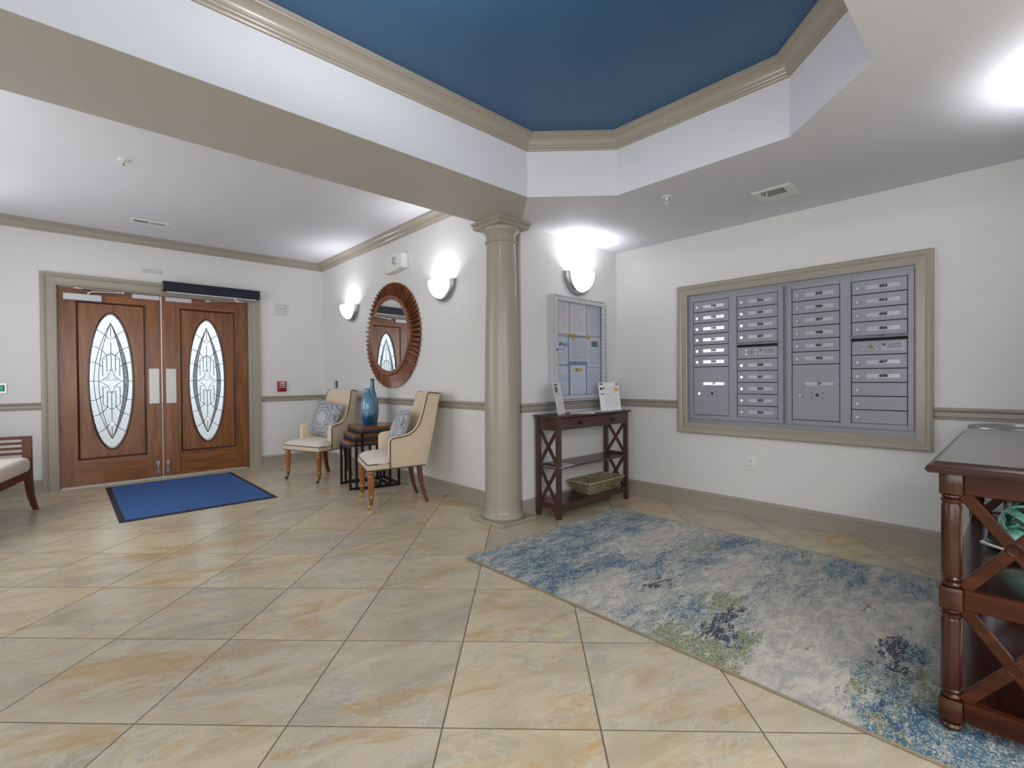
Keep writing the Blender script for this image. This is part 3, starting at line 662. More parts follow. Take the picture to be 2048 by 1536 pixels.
    fb.lathe([(0.006, -0.035), (0.008, -0.03), (0.008, -0.022), (0.005, -0.02), (0.005, 0)], 12, (bx, ya-0.005, 0.13), 'y'); fb.build('foot_bolt', 'chrome', t)['label'] = 'chrome foot bolt'
    mg = (0.583, 0.842) if idx == 1 else (0.898, 1.162)
    MB().box(mg[0], mg[1], ya-0.022, ya, 2.118, 2.168, 0.002).build('magnet_plate', 'alum', t, 0)['label'] = 'silver magnetic lock plate'
    if idx == 1:
        cl = MB().box(0.0, 0.315, ya-0.055, ya, 2.042, 2.112, 0.004).build('door_closer', 'alum', t, 0); cl['label'] = 'silver closer body with folding arm'
        ar = MB().tube([(0.205, ya-0.03, 2.112), (0.205, ya-0.03, 2.135)], 0.012, 10)
        ar.tube([(0.205, ya-0.035, 2.128), (0.245, ya-0.05, 2.146), (0.50, ya-0.09, 2.150)], 0.008, 8)
        ar.tube([(0.50, ya-0.09, 2.162), (0.15, ya-0.05, 2.176), (0.10, ya-0.035, 2.176)], 0.007, 8).tube([(0.50, ya-0.09, 2.142), (0.50, ya-0.09, 2.172)], 0.011, 10)
        ar.box(0.085, 0.165, ya-0.045, ya-0.018, 2.164, 2.186, 0.002); ar.build('closer_arm', 'chrome', cl)
    return t
door(1, -0.044, 0.852, 0.098, 0.706, 0.390, True)
door(2, 0.860, 1.784, 1.036, 1.640, 1.322, False)

# ================================================================== WALL FIXTURES
t = thing('door_operator', 'long navy automatic door operator box above the right door', 'door operator', (0, D, 0))
MB().box(0.862, 1.905, -0.125, -0.038, 2.222, 2.338, 0.006).box(0.870, 1.897, -0.128, -0.124, 2.255, 2.262).box(0.870, 1.897, -0.128, -0.124, 2.300, 2.306).build('housing', 'navy_metal', t, 0)
for a in (0.852, 1.903): MB().box(a, a+0.010, -0.122, -0.038, 2.226, 2.334, 0.003).build('end_cap', 'silver', t, 0)
MB().box(0.90, 1.87, -0.10, -0.05, 2.206, 2.222).build('track', 'alum', t, 0)
MB().tube([(1.62, -0.09, 2.222), (1.62, -0.09, 2.185)], 0.018, 12).tube([(1.62, -0.09, 2.190), (1.72, -0.10, 2.180)], 0.010, 8).tube([(1.72, -0.10, 2.180), (1.34, -0.045, 2.150)], 0.008, 8).box(1.29, 1.35, -0.06, 0.018, 2.140, 2.162, 0.002).build('operator_arm', 'chrome', t)
t = thing('motion_sensor', 'small white motion sensor on the wall above the double door', 'sensor', (0.752, D, 2.447))
MB().prism([(-0.098, -0.022), (-0.085, 0.020), (0.085, 0.020), (0.098, -0.022)], 'y', -0.018, 0).build('base', 'white_plastic', t, 0)
sc_ = []
for k in range(9):
    a = PI*k/8; sc_.append([(-0.082, -0.018-0.024*math.sin(a), 0.018*math.cos(a)), (0.082, -0.018-0.024*math.sin(a), 0.018*math.cos(a))])
MB().loft([[(x, -0.016-0.026*math.sin(PI*k/8), 0.017*math.cos(PI*k/8)) for k in range(9)] for x in (-0.084, 0.084)]).build('cover', 'off_white', t)
MB().box(-0.055, 0.02, -0.0435, -0.040, -0.004, 0.006).build('sensor_window', 'alum', t, 0)
t = thing('alarm_strobe', 'white square fire alarm strobe high on the wall right of the doors', 'alarm strobe', (2.195, D, 2.140))
MB().box(-0.065, 0.065, -0.028, 0, -0.072, 0.072, 0.012, 2).build('housing', 'off_white', t)
MB().box(-0.022, 0.050, -0.048, -0.028, 0.012, 0.052, 0.008, 2).build('strobe_lens', 'lens', t)
MB().box(-0.022, 0.050, -0.031, -0.027, 0.002, 0.009).box(-0.050, -0.038, -0.031, -0.027, -0.050, 0.050, 0.003).build('slot', 'steel', t, 0)
for k in range(5): MB().box(-0.02, 0.048, -0.0295, -0.027, -0.018-k*0.010, -0.014-k*0.010).build('grille_bar', 'steel', t, 0)
t = thing('fire_alarm_pull', 'red fire alarm pull station above the chair rail near the chairs', 'fire alarm', (2.197, D, 1.070))
MB().box(-0.058, 0.058, -0.032, 0, -0.070, 0.070, 0.008, 2).build('housing', 'red', t)
MB().box(-0.036, 0.038, -0.040, -0.032, -0.016, 0.024, 0.002).build('handle', 'dark', t, 0)
MB().box(-0.036, 0.038, -0.043, -0.039, 0.010, 0.022).box(-0.036, 0.038, -0.043, -0.039, -0.014, -0.006).build('handle_trim', 'white_plastic', t, 0)
MB().box(-0.050, 0.048, -0.036, -0.031, -0.060, -0.030, 0.003).build('lower_panel', 'red_dark', t, 0)
lettering('FIRE', 0.036, 'white_plastic', t, 0.003, -0.0335, 0.046, 'lettering', 0.001)
t = thing('exit_button', 'steel wall plate with a glowing green exit button left of the doors', 'exit button', (-0.485, D, 1.097))
MB().box(-0.060, 0.060, -0.006, 0, -0.055, 0.055, 0.002).build('plate', 'steel', t, 0)
MB().box(-0.042, 0.042, -0.012, -0.006, -0.030, 0.030, 0.002).build('button_frame', 'dark', t, 0)
MB().box(-0.036, 0.036, -0.018, -0.012, -0.024, 0.024, 0.003).build('button', 'green', t, 0)
t = thing('wall_plate', 'small grey steel wall plate above the left cream chair', 'wall plate', (M, 6.56, 1.092), EAST)
MB().box(-0.062, 0.062, -0.007, 0, -0.055, 0.055, 0.002).build('plate', 'steel', t, 0)
MB().box(0.018, 0.054, -0.012, -0.007, -0.048, 0.048, 0.002).build('push_bar', 'dark', t, 0)

# emergency light
t = thing('emergency_light', 'white emergency light unit above the round mirror', 'emergency light', (M, 4.805, 2.44), EAST)
pl = [(0.175, 0.105), (-0.175, 0.118), (-0.19, 0.105), (-0.19, -0.06), (-0.175, -0.082)] + [(-0.175+0.36*k/8, -0.082-0.028*math.sin(PI*k/8)*0.2+0.030*(k/8)**1.5) for k in range(1, 8)] + [(0.185, -0.058), (0.185, 0.095)]
MB().prism(pl, 'y', -0.085, 0, 0.010, 2).build('housing', 'white_plastic', t)
MB().lathe([(0.044, 0.03), (0.044, -0.012), (0.040, -0.018), (0.036, -0.018), (0.034, -0.006), (0, -0.002)], 24, (0.050, -0.088, 0.028), 'y').build('lamp_head', 'alum', t)
MB().sphere((0.050, -0.092, 0.028), 0.030, 16, 8, (1, 0.35, 1)).build('lens', 'lens', t)
MB().lathe([(0.030, 0.03), (0.034, -0.012), (0.024, -0.02), (0, -0.02)], 20, (-0.205, -0.05, -0.048), 'y').build('lamp_head', 'off_white', t)
MB().sphere((-0.205, -0.068, -0.048), 0.018, 12, 8, (1, 0.4, 1)).build('lens', 'lens', t)

# sconces
def sconce(label, loc, rz):
    t = thing('wall_sconce', label, 'wall sconce', loc, rz, 'half bowl wall sconces')
    A, H, Dp = 0.150, 0.172, 0.105
    th = [PI*k/24 for k in range(25)]
    outer = [(-0.192*math.cos(a), -0.205*math.sin(a)) for a in th]; inner = [(-0.148*math.cos(a), -0.166*math.sin(a)) for a in th]
    mb = MB(); secs = []
    for o_, i_ in zip(outer, inner):
        secs.append([(o_[0], 0, o_[1]), (o_[0], -0.022, o_[1]), (o_[0]*.975+i_[0]*.025, -0.032, o_[1]*.9+i_[1]*.1), (o_[0]*.6+i_[0]*.4, -0.050, o_[1]*.6+i_[1]*.4), (i_[0], -0.056, i_[1]), (i_[0], 0, i_[1])])
    mb.loft(secs).build('backplate', 'silver', t)
    bm_ = MB(); N1, N2 = 24, 10
    def sp(phi, psi, k=1.0): return (A*k*math.cos(psi)*math.sin(phi), -0.050-Dp*k*math.cos(psi)*math.cos(phi), -H*k*math.sin(psi))
    rows = [[bm_.bm.verts.new(sp(-PI/2+PI*i/N1, PI/2*j/N2*0.985, k)) for i in range(N1+1)] for k in (1.0,) for j in range(N2+1)]
    for a, b_ in zip(rows, rows[1:]):
        for i in range(N1): bm_.bm.faces.new((a[i], a[i+1], b_[i+1], b_[i]))
    me_o = bm_.build('glass_shade', 'shade', t)
    sm = me_o.modifiers.new('thickness', 'SOLIDIFY'); sm.thickness = 0.005; sm.offset = -1
    MB().tube([(-0.040, -0.095, -0.115), (0.040, -0.095, -0.115)], 0.014, 10).build('bulb', 'white_plastic', t)
    ld = bpy.data.lights.new('sconce_lamp', 'AREA'); ld.shape = 'DISK'; ld.size = 0.09; ld.energy = SCONCE_POWER; ld.color = (0.96, 0.96, 1.0)
    l = bpy.data.objects.new('sconce_lamp', ld); C.objects.link(l); l.location = (0, -0.098, -0.085); l.rotation_euler = (PI+0.62, 0, 0); l.parent = t
    return t
sconce('half bowl glowing wall sconce left of the round mirror', (M, 6.015, 2.125), EAST)
sconce('half bowl glowing wall sconce between the round mirror and the column', (M, 3.935, 2.125), EAST)
sconce('half bowl glowing wall sconce above the notice board', (3.505, B, 2.125), 0)
for lab, loc, rz in (('half bowl wall sconce on the left foyer wall, farther from the doors', (XW, 3.935, 2.125), PI/2), ('half bowl wall sconce on the left foyer wall, nearer the doors', (XW, 6.015, 2.125), PI/2),
                     ('half bowl wall sconce above the foreground console', (3.05, -0.25, 2.125), PI)): sconce(lab, loc, rz)
# tray fixture (above the top edge of the photograph)
t = thing('ceiling_fixture', 'flush ceiling light in the middle of the blue tray', 'ceiling light', (0.86, 1.40, ZC))
MB().lathe([(0.07, 0), (0.07, -0.02), (0.05, -0.03), (0, -0.03)], 32).build('base', 'silver', t)
MB().lathe([(0.13, -0.205), (0.20, -0.20), (0.205, -0.19), (0.13, -0.195)], 32).build('shade', 'silver', t)

# round mirror
t = thing('round_mirror', 'round mirror in a brown sunburst frame of wooden pleats', 'mirror', (M, 4.962, 1.658), EAST)
MB().lathe([(0.0, 0.0), (0.45, 0.0), (0.45, -0.030), (0.0, -0.030)], 72, axis='y').build('backing', 'mirror_wood', t, 30)
MB().lathe([(0.404, -0.0305), (0.0, -0.0310)], 72, axis='y', cap=False).build('mirror_glass', 'mirror_glass', t, 60, (0, -0.022, 0), (0, 0, math.radians(3.0)))
MB().lathe([(0.402, -0.012), (0.404, -0.056), (0.414, -0.066), (0.438, -0.074), (0.454, -0.072), (0.462, -0.060), (0.462, -0.012)], 96, axis='y', cap=False).build('inner_ring', 'mirror_wood', t)
NS = 66
sm_ = MB(); w1, w2 = 2*PI*0.456/NS, 2*PI*0.60/NS
sm_.loft([[(-w1*0.40, -0.008, 0.452), (-w1*0.40, -0.036, 0.452), (w1*0.30, -0.062, 0.452), (w1*0.36, -0.008, 0.452)],
          [(-w2*0.34, -0.004, 0.603), (-w2*0.34, -0.022, 0.603), (w2*0.24, -0.048, 0.603), (w2*0.30, -0.004, 0.603)]])
slat = sm_.mesh('slat', 'mirror_wood', 0)
for k in range(NS): link('slat', slat, t, (0, 0, 0), (0, 2*PI*k/NS, 0))
MB().lathe([(0.45, -0.004), (0.585, -0.004), (0.585, -0.012), (0.45, -0.012)], 72, axis='y').build('slat_backing', 'dark', t, 30)

# outlet, vents, sprinklers
t = thing('wall_outlet', 'white electrical outlet low on the mailbox wall', 'outlet', (P, 1.537, 0.436), EAST)
MB().box(-0.042, 0.042, -0.007, 0, -0.060, 0.060, 0.003, 2).build('cover_plate', 'white_plastic', t)
for z in (0.021, -0.021):
    f = MB().prism([(0.016*math.cos(a)*1.05, z+max(-0.0125, min(0.0125, 0.016*math.sin(a)))) for a in [2*PI*k/20 for k in range(20)]], 'y', -0.009, -0.006).build('receptacle', 'white_plastic', t, 0)
    MB().box(-0.008, -0.005, -0.0095, -0.0085, z-0.001, z+0.008).box(0.005, 0.008, -0.0095, -0.0085, z-0.001, z+0.007).box(-0.0025, 0.0025, -0.0095, -0.0085, z-0.010, z-0.005).build('slot', 'dark', f, 0)
t = thing('ceiling_vent', 'long louvred white vent in the high ceiling by the doors', 'vent', (0.683, 6.322, ZC))
MB().box(-0.165, 0.165, -0.068, -0.044, -0.007, 0).box(-0.165, 0.165, 0.044, 0.068, -0.007, 0).box(-0.165, -0.135, -0.044, 0.044, -0.007, 0).box(0.135, 0.165, -0.044, 0.044, -0.007, 0).box(-0.008, 0.008, -0.044, 0.044, -0.007, 0).build('frame', 'white_plastic', t, 0)
MB().box(-0.135, 0.135, -0.044, 0.044, -0.0012, -0.0002).build('opening', 'dark', t, 0)
lv = MB().bar((0, -0.044, -0.004), (0, 0.044, -0.004), 0.0045, 0.0016, (1, 0, 0.55)).mesh('louvre', 'white_plastic', 0)
lv2 = MB().bar((0, -0.044, -0.004), (0, 0.044, -0.004), 0.0075, 0.0016, (-0.25, 0, 1)).mesh('louvre', 'white_plastic', 0)
for k in range(9):
    link('louvre', lv, t, (-0.122+k*0.0135, 0, 0)); link('louvre', lv2, t, (0.016+k*0.0135, 0, 0))
t = thing('ceiling_vent', 'square white ceiling vent with a dark slot and lever by the mailboxes', 'vent', (3.618, 1.170, ZL))
MB().box(-0.130, 0.130, -0.128, 0.128, -0.005, 0, 0.002).box(-0.118, 0.118, -0.116, 0.116, -0.010, -0.005, 0.002).build('frame', 'white_plastic', t, 0)
MB().box(-0.098, 0.004, -0.068, 0.070, -0.0108, -0.009).build('opening', 'dark', t, 0)
for k in range(5): MB().bar((-0.094+k*0.020, -0.066, -0.0105), (-0.094+k*0.020, 0.068, -0.0105), 0.010, 0.0014, (1, 0, 0.8)).build('louvre', 'steel', t, 0)
MB().tube([(-0.07, 0.035, -0.012), (-0.075, 0.038, -0.030), (-0.060, 0.044, -0.038)], 0.004, 8).build('lever', 'white_plastic', t)
def sprinkler(label, loc):
    t = thing('sprinkler', label, 'sprinkler', loc)
    MB().lathe([(0.036, 0), (0.036, -0.004), (0.026, -0.010), (0.015, -0.010), (0.015, 0)], 24).build('escutcheon', 'white_plastic', t)
    MB().lathe([(0.010, -0.004), (0.010, -0.024), (0.006, -0.026)], 14).build('body', 'white_plastic', t)
    MB().tube([(-0.010, 0, -0.024), (-0.013, 0, -0.036), (0, 0, -0.052)], 0.003, 6).tube([(0.010, 0, -0.024), (0.013, 0, -0.036), (0, 0, -0.052)], 0.003, 6).build('yoke', 'white_plastic', t)
    MB().tube([(0, 0, -0.026), (0, 0, -0.05)], 0.0028, 8).build('bulb', 'red_dark', t)
    MB().lathe([(0, -0.052), (0.016, -0.053), (0.016, -0.056), (0, -0.056)], 16).build('deflector', 'white_plastic', t)
sprinkler('white fire sprinkler head in the high ceiling before the doors', (0.35, 4.67, ZC))
sprinkler('white fire sprinkler head in the low ceiling by the vent', (3.112, 1.715, ZL))

# ================================================================== MAILBOXES
def mailbox_unit(label, y0, y1, cols):
    """y0 > y1 on the wall; cols = list of (left y, [rows]) with rows (kind, text) from the top"""
    yc = (y0+y1)/2; t = thing('mailbox_unit', label, 'mailbox', (P, yc, 0), EAST, 'wall mailbox units')
    W = (y0-y1)/2; zt, zb = 1.862, 0.780
    MB().box(-W, W, -0.012, 0, zb, zt, 0.001).build('back_plate', 'mail_dark', t, 0)
    colx = [(yc-c[0], yc-c[0]+0.3165) for c in cols]; PT = 1.8215
    fr = MB(); f0, f1 = -0.030, -0.012
    xs = [-W]+[v for c in colx for v in c]+[W]
    for a, b_ in zip(xs[0::2], xs[1::2]): fr.box(a, b_, f0, f1, zb, zt, 0.0015)
    for a, b_ in colx: fr.box(a, b_, f0, f1, PT, zt, 0.0015); fr.box(a, b_, f0, f1, zb, 0.816, 0.0015)
    # stepped face frames
    fr.box(-W+0.008, W-0.008, f0-0.003, f0, zt-0.014, zt-0.009).box(-W+0.008, W-0.008, f0-0.003, f0, zb+0.009, zb+0.014)
    fr.box(-W+0.006, -W+0.011, f0-0.003, f0, zb+0.009, zt-0.009).box(W-0.011, W-0.006, f0-0.003, f0, zb+0.009, zt-0.009)
    fr.build('face_frame', 'mail', t, 0)
    for (a, b_), c in zip(colx, cols):
        z = PT
        for kind, txt in c[1]:
            h = {'box': 0.0967, 'slot': 0.036, 'mail': 0.100, 'parcel': 0.424}[kind]
            g = 0.0024; x0_, x1_ = a+0.004, b_-0.004; za, zb_ = z-h+g, z-g
            yf = -0.027
            if kind == 'slot':
                MB().prism([(-0.012, z+0.004), (-0.034, z+0.002), (-0.056, z-0.014), (-0.057, z-0.019), (-0.012, z-0.019)], 'x', a-0.001, b_+0.001).build('slot_hood', 'mail', t, 0)
                lettering('OUTGOING MAIL', 0.0105, 'grey_ink', t, (a+b_)/2, -0.0475, z-0.0068, 'lettering')
                MB().box(x0_, x1_, -0.016, -0.012, z-0.036, z-0.019).build('slot_opening', 'dark', t, 0)
                z -= h; continue
            d = MB().box(x0_, x1_, yf, -0.013, za, zb_, 0.002).build('compartment_door' if kind == 'box' else ('parcel_door' if kind == 'parcel' else 'collection_door'), 'mail', t, 0)
            if kind == 'box':
                lx0, lx1, lz0, lz1 = a+0.092, a+0.276, z-0.066, z-0.038
                MB().lathe([(0.0125, -0.008), (0.0125, -0.004), (0.015, 0)], 18, (a+0.040, yf, z-0.054), 'y').lathe([(0.006, -0.0095), (0.006, -0.006)], 12, (a+0.040, yf, z-0.054), 'y').build('lock', 'chrome', d)
                if txt:
                    MB().box(lx0, lx1, yf-0.0012, yf, lz0, lz1, 0.0005).build('label_plate', 'label_mid' if '204' <= txt <= '304' else 'label', d, 0)
                    lettering(txt, 0.027, 'ink', d, (lx0+lx1)/2, yf-0.0018, (lz0+lz1)/2+0.001, 'number', 0.0014, 1.18)
                else:
                    fr2 = MB()
                    for s_ in ((lx0, lx1, lz1-0.0025, lz1), (lx0, lx1, lz0, lz0+0.0025)): fr2.box(s_[0], s_[1], yf-0.0014, yf, s_[2], s_[3])
                    fr2.box(lx0, lx0+0.0025, yf-0.0014, yf, lz0, lz1).box(lx1-0.0025, lx1, yf-0.0014, yf, lz0, lz1); fr2.build('label_recess', 'mail', d, 0)
            elif kind == 'parcel':
                lx0, lx1 = a+0.092, a+0.276
                MB().box(lx0, lx1, yf-0.0012, yf, z-0.160, z-0.134, 0.0005).build('label_plate', 'label', d, 0)
                lettering(txt, 0.025, 'ink', d, (lx0+lx1)/2, yf-0.0018, z-0.146, 'number', 0.0009, 1.1)
                MB().lathe([(0.012, -0.008), (0.012, -0.004), (0.015, 0)], 18, (a+0.058, yf, z-0.235), 'y').build('lock', 'chrome', d)
                hx = a+0.170; ho = MB().lathe([(0.011, -0.001), (0.011, 0.001)], 16, (hx, yf, z-0.232), 'y')
                for sx in (-0.037, 0.037):
                    for sz in (-0.017, 0.017): ho.lathe([(0.004, -0.001), (0.004, 0.001)], 10, (hx+sx, yf, z-0.232+sz), 'y')
                ho.build('key_hole', 'ink', d)
                MB().box(lx0, lx1, yf-0.0016, yf, z-0.292, z-0.289).box(lx0, lx1, yf-0.0016, yf, z-0.312, z-0.309).box(lx0, lx0+0.003, yf-0.0016, yf, z-0.309, z-0.292).box(lx1-0.003, lx1, yf-0.0016, yf, z-0.309, z-0.292).build('label_recess', 'mail', d, 0)
            else:
                hx = a+0.113; zc_ = (za+zb_)/2+0.006
                MB().lathe([(0.012, -0.003), (0.012, 0)], 16, (hx, yf, zc_), 'y').build('lock', 'gold', d)
                sc2 = MB()
                for sx in (-0.038, 0.038):
                    for sz in (-0.017, 0.017): sc2.lathe([(0.006, -0.003), (0.007, 0)], 10, (hx+sx, yf, zc_+sz), 'y')
                sc2.build('screw', 'chrome', d)
                MB().box(a+0.172, a+0.298, yf-0.001, yf, zc_-0.030, zc_+0.026).build('postal_label', 'label_grey', d, 0)
                lettering('U.S. MAIL', 0.0185, 'grey_ink', d, a+0.248, yf-0.0014, zc_+0.012, 'lettering', 0.0004)
                MB().box(a+0.178, a+0.198, yf-0.0015, yf-0.0009, zc_+0.004, zc_+0.020).box(a+0.205, a+0.292, yf-0.0015, yf-0.0009, zc_-0.004, zc_-0.001).box(a+0.205, a+0.285, yf-0.0015, yf-0.0009, zc_-0.011, zc_-0.008).build('postal_print', 'grey_ink', d, 0)
            z -= h
bx = lambda *n: [('box', s_) for s_ in n]
mailbox_unit('silver grey mailbox unit on the left, doors 104 to 304', 2.048, 1.282,
             [(2.0185, bx('104', '105', '106', '201', '202', '203')+[('parcel', '1P')]), (1.637, bx('204', '205', '206', '207')+[('slot', ''), ('mail', '')]+bx('208', '301', '302', '303', '304'))])
mailbox_unit('silver grey mailbox unit on the right, doors 305 to 408', 1.260, 0.492,
             [(1.2235, bx('305', '306', '307', '308', '401', '402')+[('parcel', '2P')]), (0.841, bx('403', '404', '405', '406')+[('slot', ''), ('mail', '')]+bx('407', '408', '', '', ''))])
struct(MB().box(P-0.010, P, 0.487, 2.076, 0.741, 1.885).build('trim_17', 'mail', None, 0))

# ================================================================== NOTICE BOARD
BX0, BX1, BZ0, BZ1, BD = 3.092, 3.838, 0.948, 1.884, 0.082
t = thing('notice_board', 'silver framed glass notice board full of printed sheets', 'notice board', (0, B, 0))
MB().box(BX0+0.012, BX1-0.012, -0.049, -0.040, BZ0+0.012, BZ1-0.012).build('back_panel', 'board_back', t, 0)
fw_ = 0.028
cs = MB().box(BX0, BX0+0.012, -BD, -0.0, BZ0, BZ1).box(BX1-0.012, BX1, -BD, 0, BZ0, BZ1).box(BX0+0.012, BX1-0.012, -BD, 0, BZ1-0.012, BZ1).box(BX0+0.012, BX1-0.012, -BD, 0, BZ0, BZ0+0.012); cs.build('case', 'alum', t, 0)
dr = MB(); x0, x1, z0, z1 = BX0+0.016, BX1-0.016, BZ0+0.016, BZ1-0.016; fw_ = 0.034
dr.box(x0, x0+fw_, -BD-0.004, -BD+0.014, z0, z1, 0.002).box(x1-fw_, x1, -BD-0.004, -BD+0.014, z0, z1, 0.002).box(x0+fw_, x1-fw_, -BD-0.004, -BD+0.014, z1-fw_, z1, 0.002).box(x0+fw_, x1-fw_, -BD-0.004, -BD+0.014, z0, z0+fw_, 0.002)
do_ = dr.build('door_frame', 'alum', t, 0)
MB().box(x0+fw_, x1-fw_, -BD+0.004, -BD+0.008, z0+fw_, z1-fw_).build('pane', 'pane', do_, 0)
MB().lathe([(0.006, -0.012), (0.007, 0)], 12, (x0+0.014, -BD-0.004, 1.40), 'y').build('lock', 'dark', do_)
hg = MB()
for k in range(22): hg.box(BX1-0.004, BX1+0.004, -BD-0.008, -BD+0.004, BZ0+0.04+k*0.040, BZ0+0.065+k*0.040)
hg.build('hinge', 'steel', do_, 0)
def sheet(name, label, xa, xb, za, zb, mat, y=-0.051, tilt=0.0, extra=(), cat='notice'):
    cx, cz = (xa+xb)/2, (za+zb)/2
    o = tag(MB().box(-(xb-xa)/2, (xb-xa)/2, -0.0006, 0.0006, -(zb-za)/2, (zb-za)/2).build(name, mat, None, 0, (cx, B+y, cz), (0, tilt, 0)), label, cat, 'sheets in the notice board')
    for nm, (a, b_, c_, d_), mt in extra: MB().box(a-cx, b_-cx, -0.0012, -0.0006, c_-cz, d_-cz).build(nm, mt, o, 0)
    return o
PW = S(226, 222, 226); PB = S(206, 212, 226)
sheet('notice_sheet', 'dense printed sheet at the top left of the notice board', 3.150, 3.325, 1.552, 1.845, paper('sheet_print_1', 19, 0.92, 0.14, 0.10, 0.86, base=PW, seed=1), tilt=0.01)
sheet('notice_sheet', 'list in two columns at the top middle of the notice board', 3.350, 3.570, 1.545, 1.845, paper('sheet_print_2', 21, 0.93, 0.12, 0.15, 0.85, base=PW, seed=2, words=12), tilt=0.006)
sheet('notice_sheet', 'grey printed sheet at the top right of the notice board', 3.598, 3.800, 1.560, 1.845, paper('sheet_print_3', 20, 0.93, 0.06, 0.14, 0.9, base=PB, seed=3))
o = sheet('notice_sheet', 'sheet with a large handwritten title at the middle left of the board', 3.142, 3.312, 1.275, 1.525, paper('sheet_print_4', 15, 0.46, 0.1, 0.08, 0.8, base=PB, seed=4))
lt = lettering('Mingo', 0.056, 'grey_ink', o, 0.016, -0.0012, 0.056, 'lettering', 0.0002, 0.82, 0.35)
MB().box(-0.055, 0.045, -0.0012, -0.0006, 0.006, 0.012).build('title_line', 'grey_ink', o, 0)
o = sheet('calendar_sheet', 'calendar sheet at the centre of the notice board', 3.326, 3.584, 1.306, 1.522, paper('sheet_print_5', 11, 0.95, 0.06, 0.05, 0.95, base=S(212, 212, 224), seed=5, words=9, fill=0.25), -0.053, -0.012)
for k in range(8): MB().box(-0.112+k*0.032, -0.111+k*0.032, -0.0011, -0.0006, -0.09, 0.075).build('calendar_line', 'label_grey', o, 0)
for k in range(6): MB().box(-0.112, 0.112, -0.0011, -0.0006, -0.09+k*0.033, -0.089+k*0.033).build('calendar_line', 'label_grey', o, 0)
MB().box(-0.02, 0.03, -0.0013, -0.0006, -0.083, -0.068).build('red_entry', 'peach', o, 0)
sheet('notice_sheet', 'sheet with a small dark photo at the middle right of the board', 3.588, 3.806, 1.256, 1.540, paper('sheet_print_6', 16, 0.60, 0.06, 0.14, 0.88, base=PB, seed=6, words=10), -0.051, 0.0, (('photo_print', (3.655, 3.755, 1.448, 1.502), 'photo_print'),))
sheet('notice_sheet', 'printed sheet at the bottom right of the notice board', 3.586, 3.806, 0.998, 1.250, paper('sheet_print_7', 17, 0.9, 0.08, 0.08, 0.9, base=PB, seed=7))
sheet('notice_sheet', 'bold printed sheet at the bottom left of the notice board', 3.146, 3.314, 1.002, 1.263, paper('sheet_print_8', 14, 0.72, 0.04, 0.08, 0.9, base=PB, ink=S(96, 98, 110), seed=8, words=9), -0.051, 0.004)
sheet('notice_sheet', 'sheet with small colour pictures at the bottom middle of the board', 3.344, 3.566, 1.002, 1.270, paper('sheet_print_9', 19, 0.74, 0.05, 0.12, 0.9, base=S(216, 222, 232), seed=9), -0.052, -0.008,
      (('picture', (3.385, 3.425, 1.212, 1.246), 'peach'), ('picture', (3.430, 3.452, 1.212, 1.246), 'photo_print'), ('picture', (3.458, 3.515, 1.212, 1.246), 'yellow')))
tag(MB().box(3.145, 3.325, B-0.0502, B-0.0491, 1.530, 1.548).box(3.325, 3.352, B-0.0502, B-0.0491, 1.548, 1.845).box(3.570, 3.600, B-0.0502, B-0.0491, 1.53, 1.845).box(3.600, 3.806, B-0.0502, B-0.0491, 1.545, 1.560).build('border_strip', 'border_pink', None, 0), 'pink paper border between the top sheets of the notice board', 'border')
for lab, x, z, r in (('yellow paper flower between the top sheets of the board, the larger', 3.388, 1.535, 0.027), ('yellow paper flower at the top right sheet of the board, the smaller', 3.606, 1.538, 0.021)):
    t2 = thing('paper_flower', lab, 'paper flower', (x, B-0.060, z), 0, 'paper flowers in the notice board')
    for k in range(6):
        a = 2*PI*k/6; MB().sphere((r*0.55*math.cos(a), 0, r*0.55*math.sin(a)), r*0.5, 10, 6, (1, 0.2, 1)).build('petal', 'yellow', t2)
    MB().sphere((0, -0.003, 0), r*0.3, 10, 6, (1, 0.5, 1)).build('flower_centre', 'gold', t2)

# ================================================================== NARROW CONSOLE BELOW THE NOTICE BOARD
KX0, KX1, KY0, KY1, KH = 2.908, 3.905, 2.560, 2.822, 0.846
t = thing('console_table', 'dark espresso console table with X sides below the notice board', 'console table', ((KX0+KX1)/2, (KY0+KY1)/2, 0))
W, Dp = (KX1-KX0)/2, (KY1-KY0)/2; L = 0.036
MB().box(-W-0.022, W+0.022, -Dp-0.018, Dp+0.005, KH-0.018, KH, 0.002).build('top', 'esp_x', t, 0)
for sx in (-1, 1):
    for sy in (-1, 1):
        a, b_ = sorted((sx*W, sx*(W-L))); c_, d_ = sorted((sy*Dp, sy*(Dp-L)))
        MB().box(a, b_, c_, d_, 0, KH-0.018, 0.001).build('leg', 'esp', t, 0)
    xa = sx*(W-L/2)
    MB().box(xa-0.009, xa+0.009, -Dp+L, Dp-L, 0.722, KH-0.018).build('side_apron', 'esp', t, 0)
    MB().box(xa-0.009, xa+0.009, -Dp+L, Dp-L, 0.408, 0.446).build('side_rail', 'esp', t, 0)
    MB().box(xa-0.009, xa+0.009, -Dp+L, Dp-L, 0.076, 0.112).build('side_rail', 'esp', t, 0)
    for z0, z1 in ((0.446, 0.722), (0.112, 0.408)):
        e = Dp-L
        MB().bar((xa, -e, z0), (xa, e, z1), 0.026, 0.014, (1, 0, 0)).build('cross_brace', 'esp', t, 0)
        MB().bar((xa, -e, z1), (xa, e, z0), 0.026, 0.0135, (1, 0, 0)).build('cross_brace', 'esp', t, 0)
MB().box(-W+L, W-L, Dp-L, Dp-L+0.018, 0.722, KH-0.018).build('back_apron', 'esp_x', t, 0)
dw = MB().box(-W+L+0.003, W-L-0.003, -Dp+0.001, -Dp+0.020, 0.727, KH-0.024, 0.002).build('drawer', 'esp_x', t, 0)
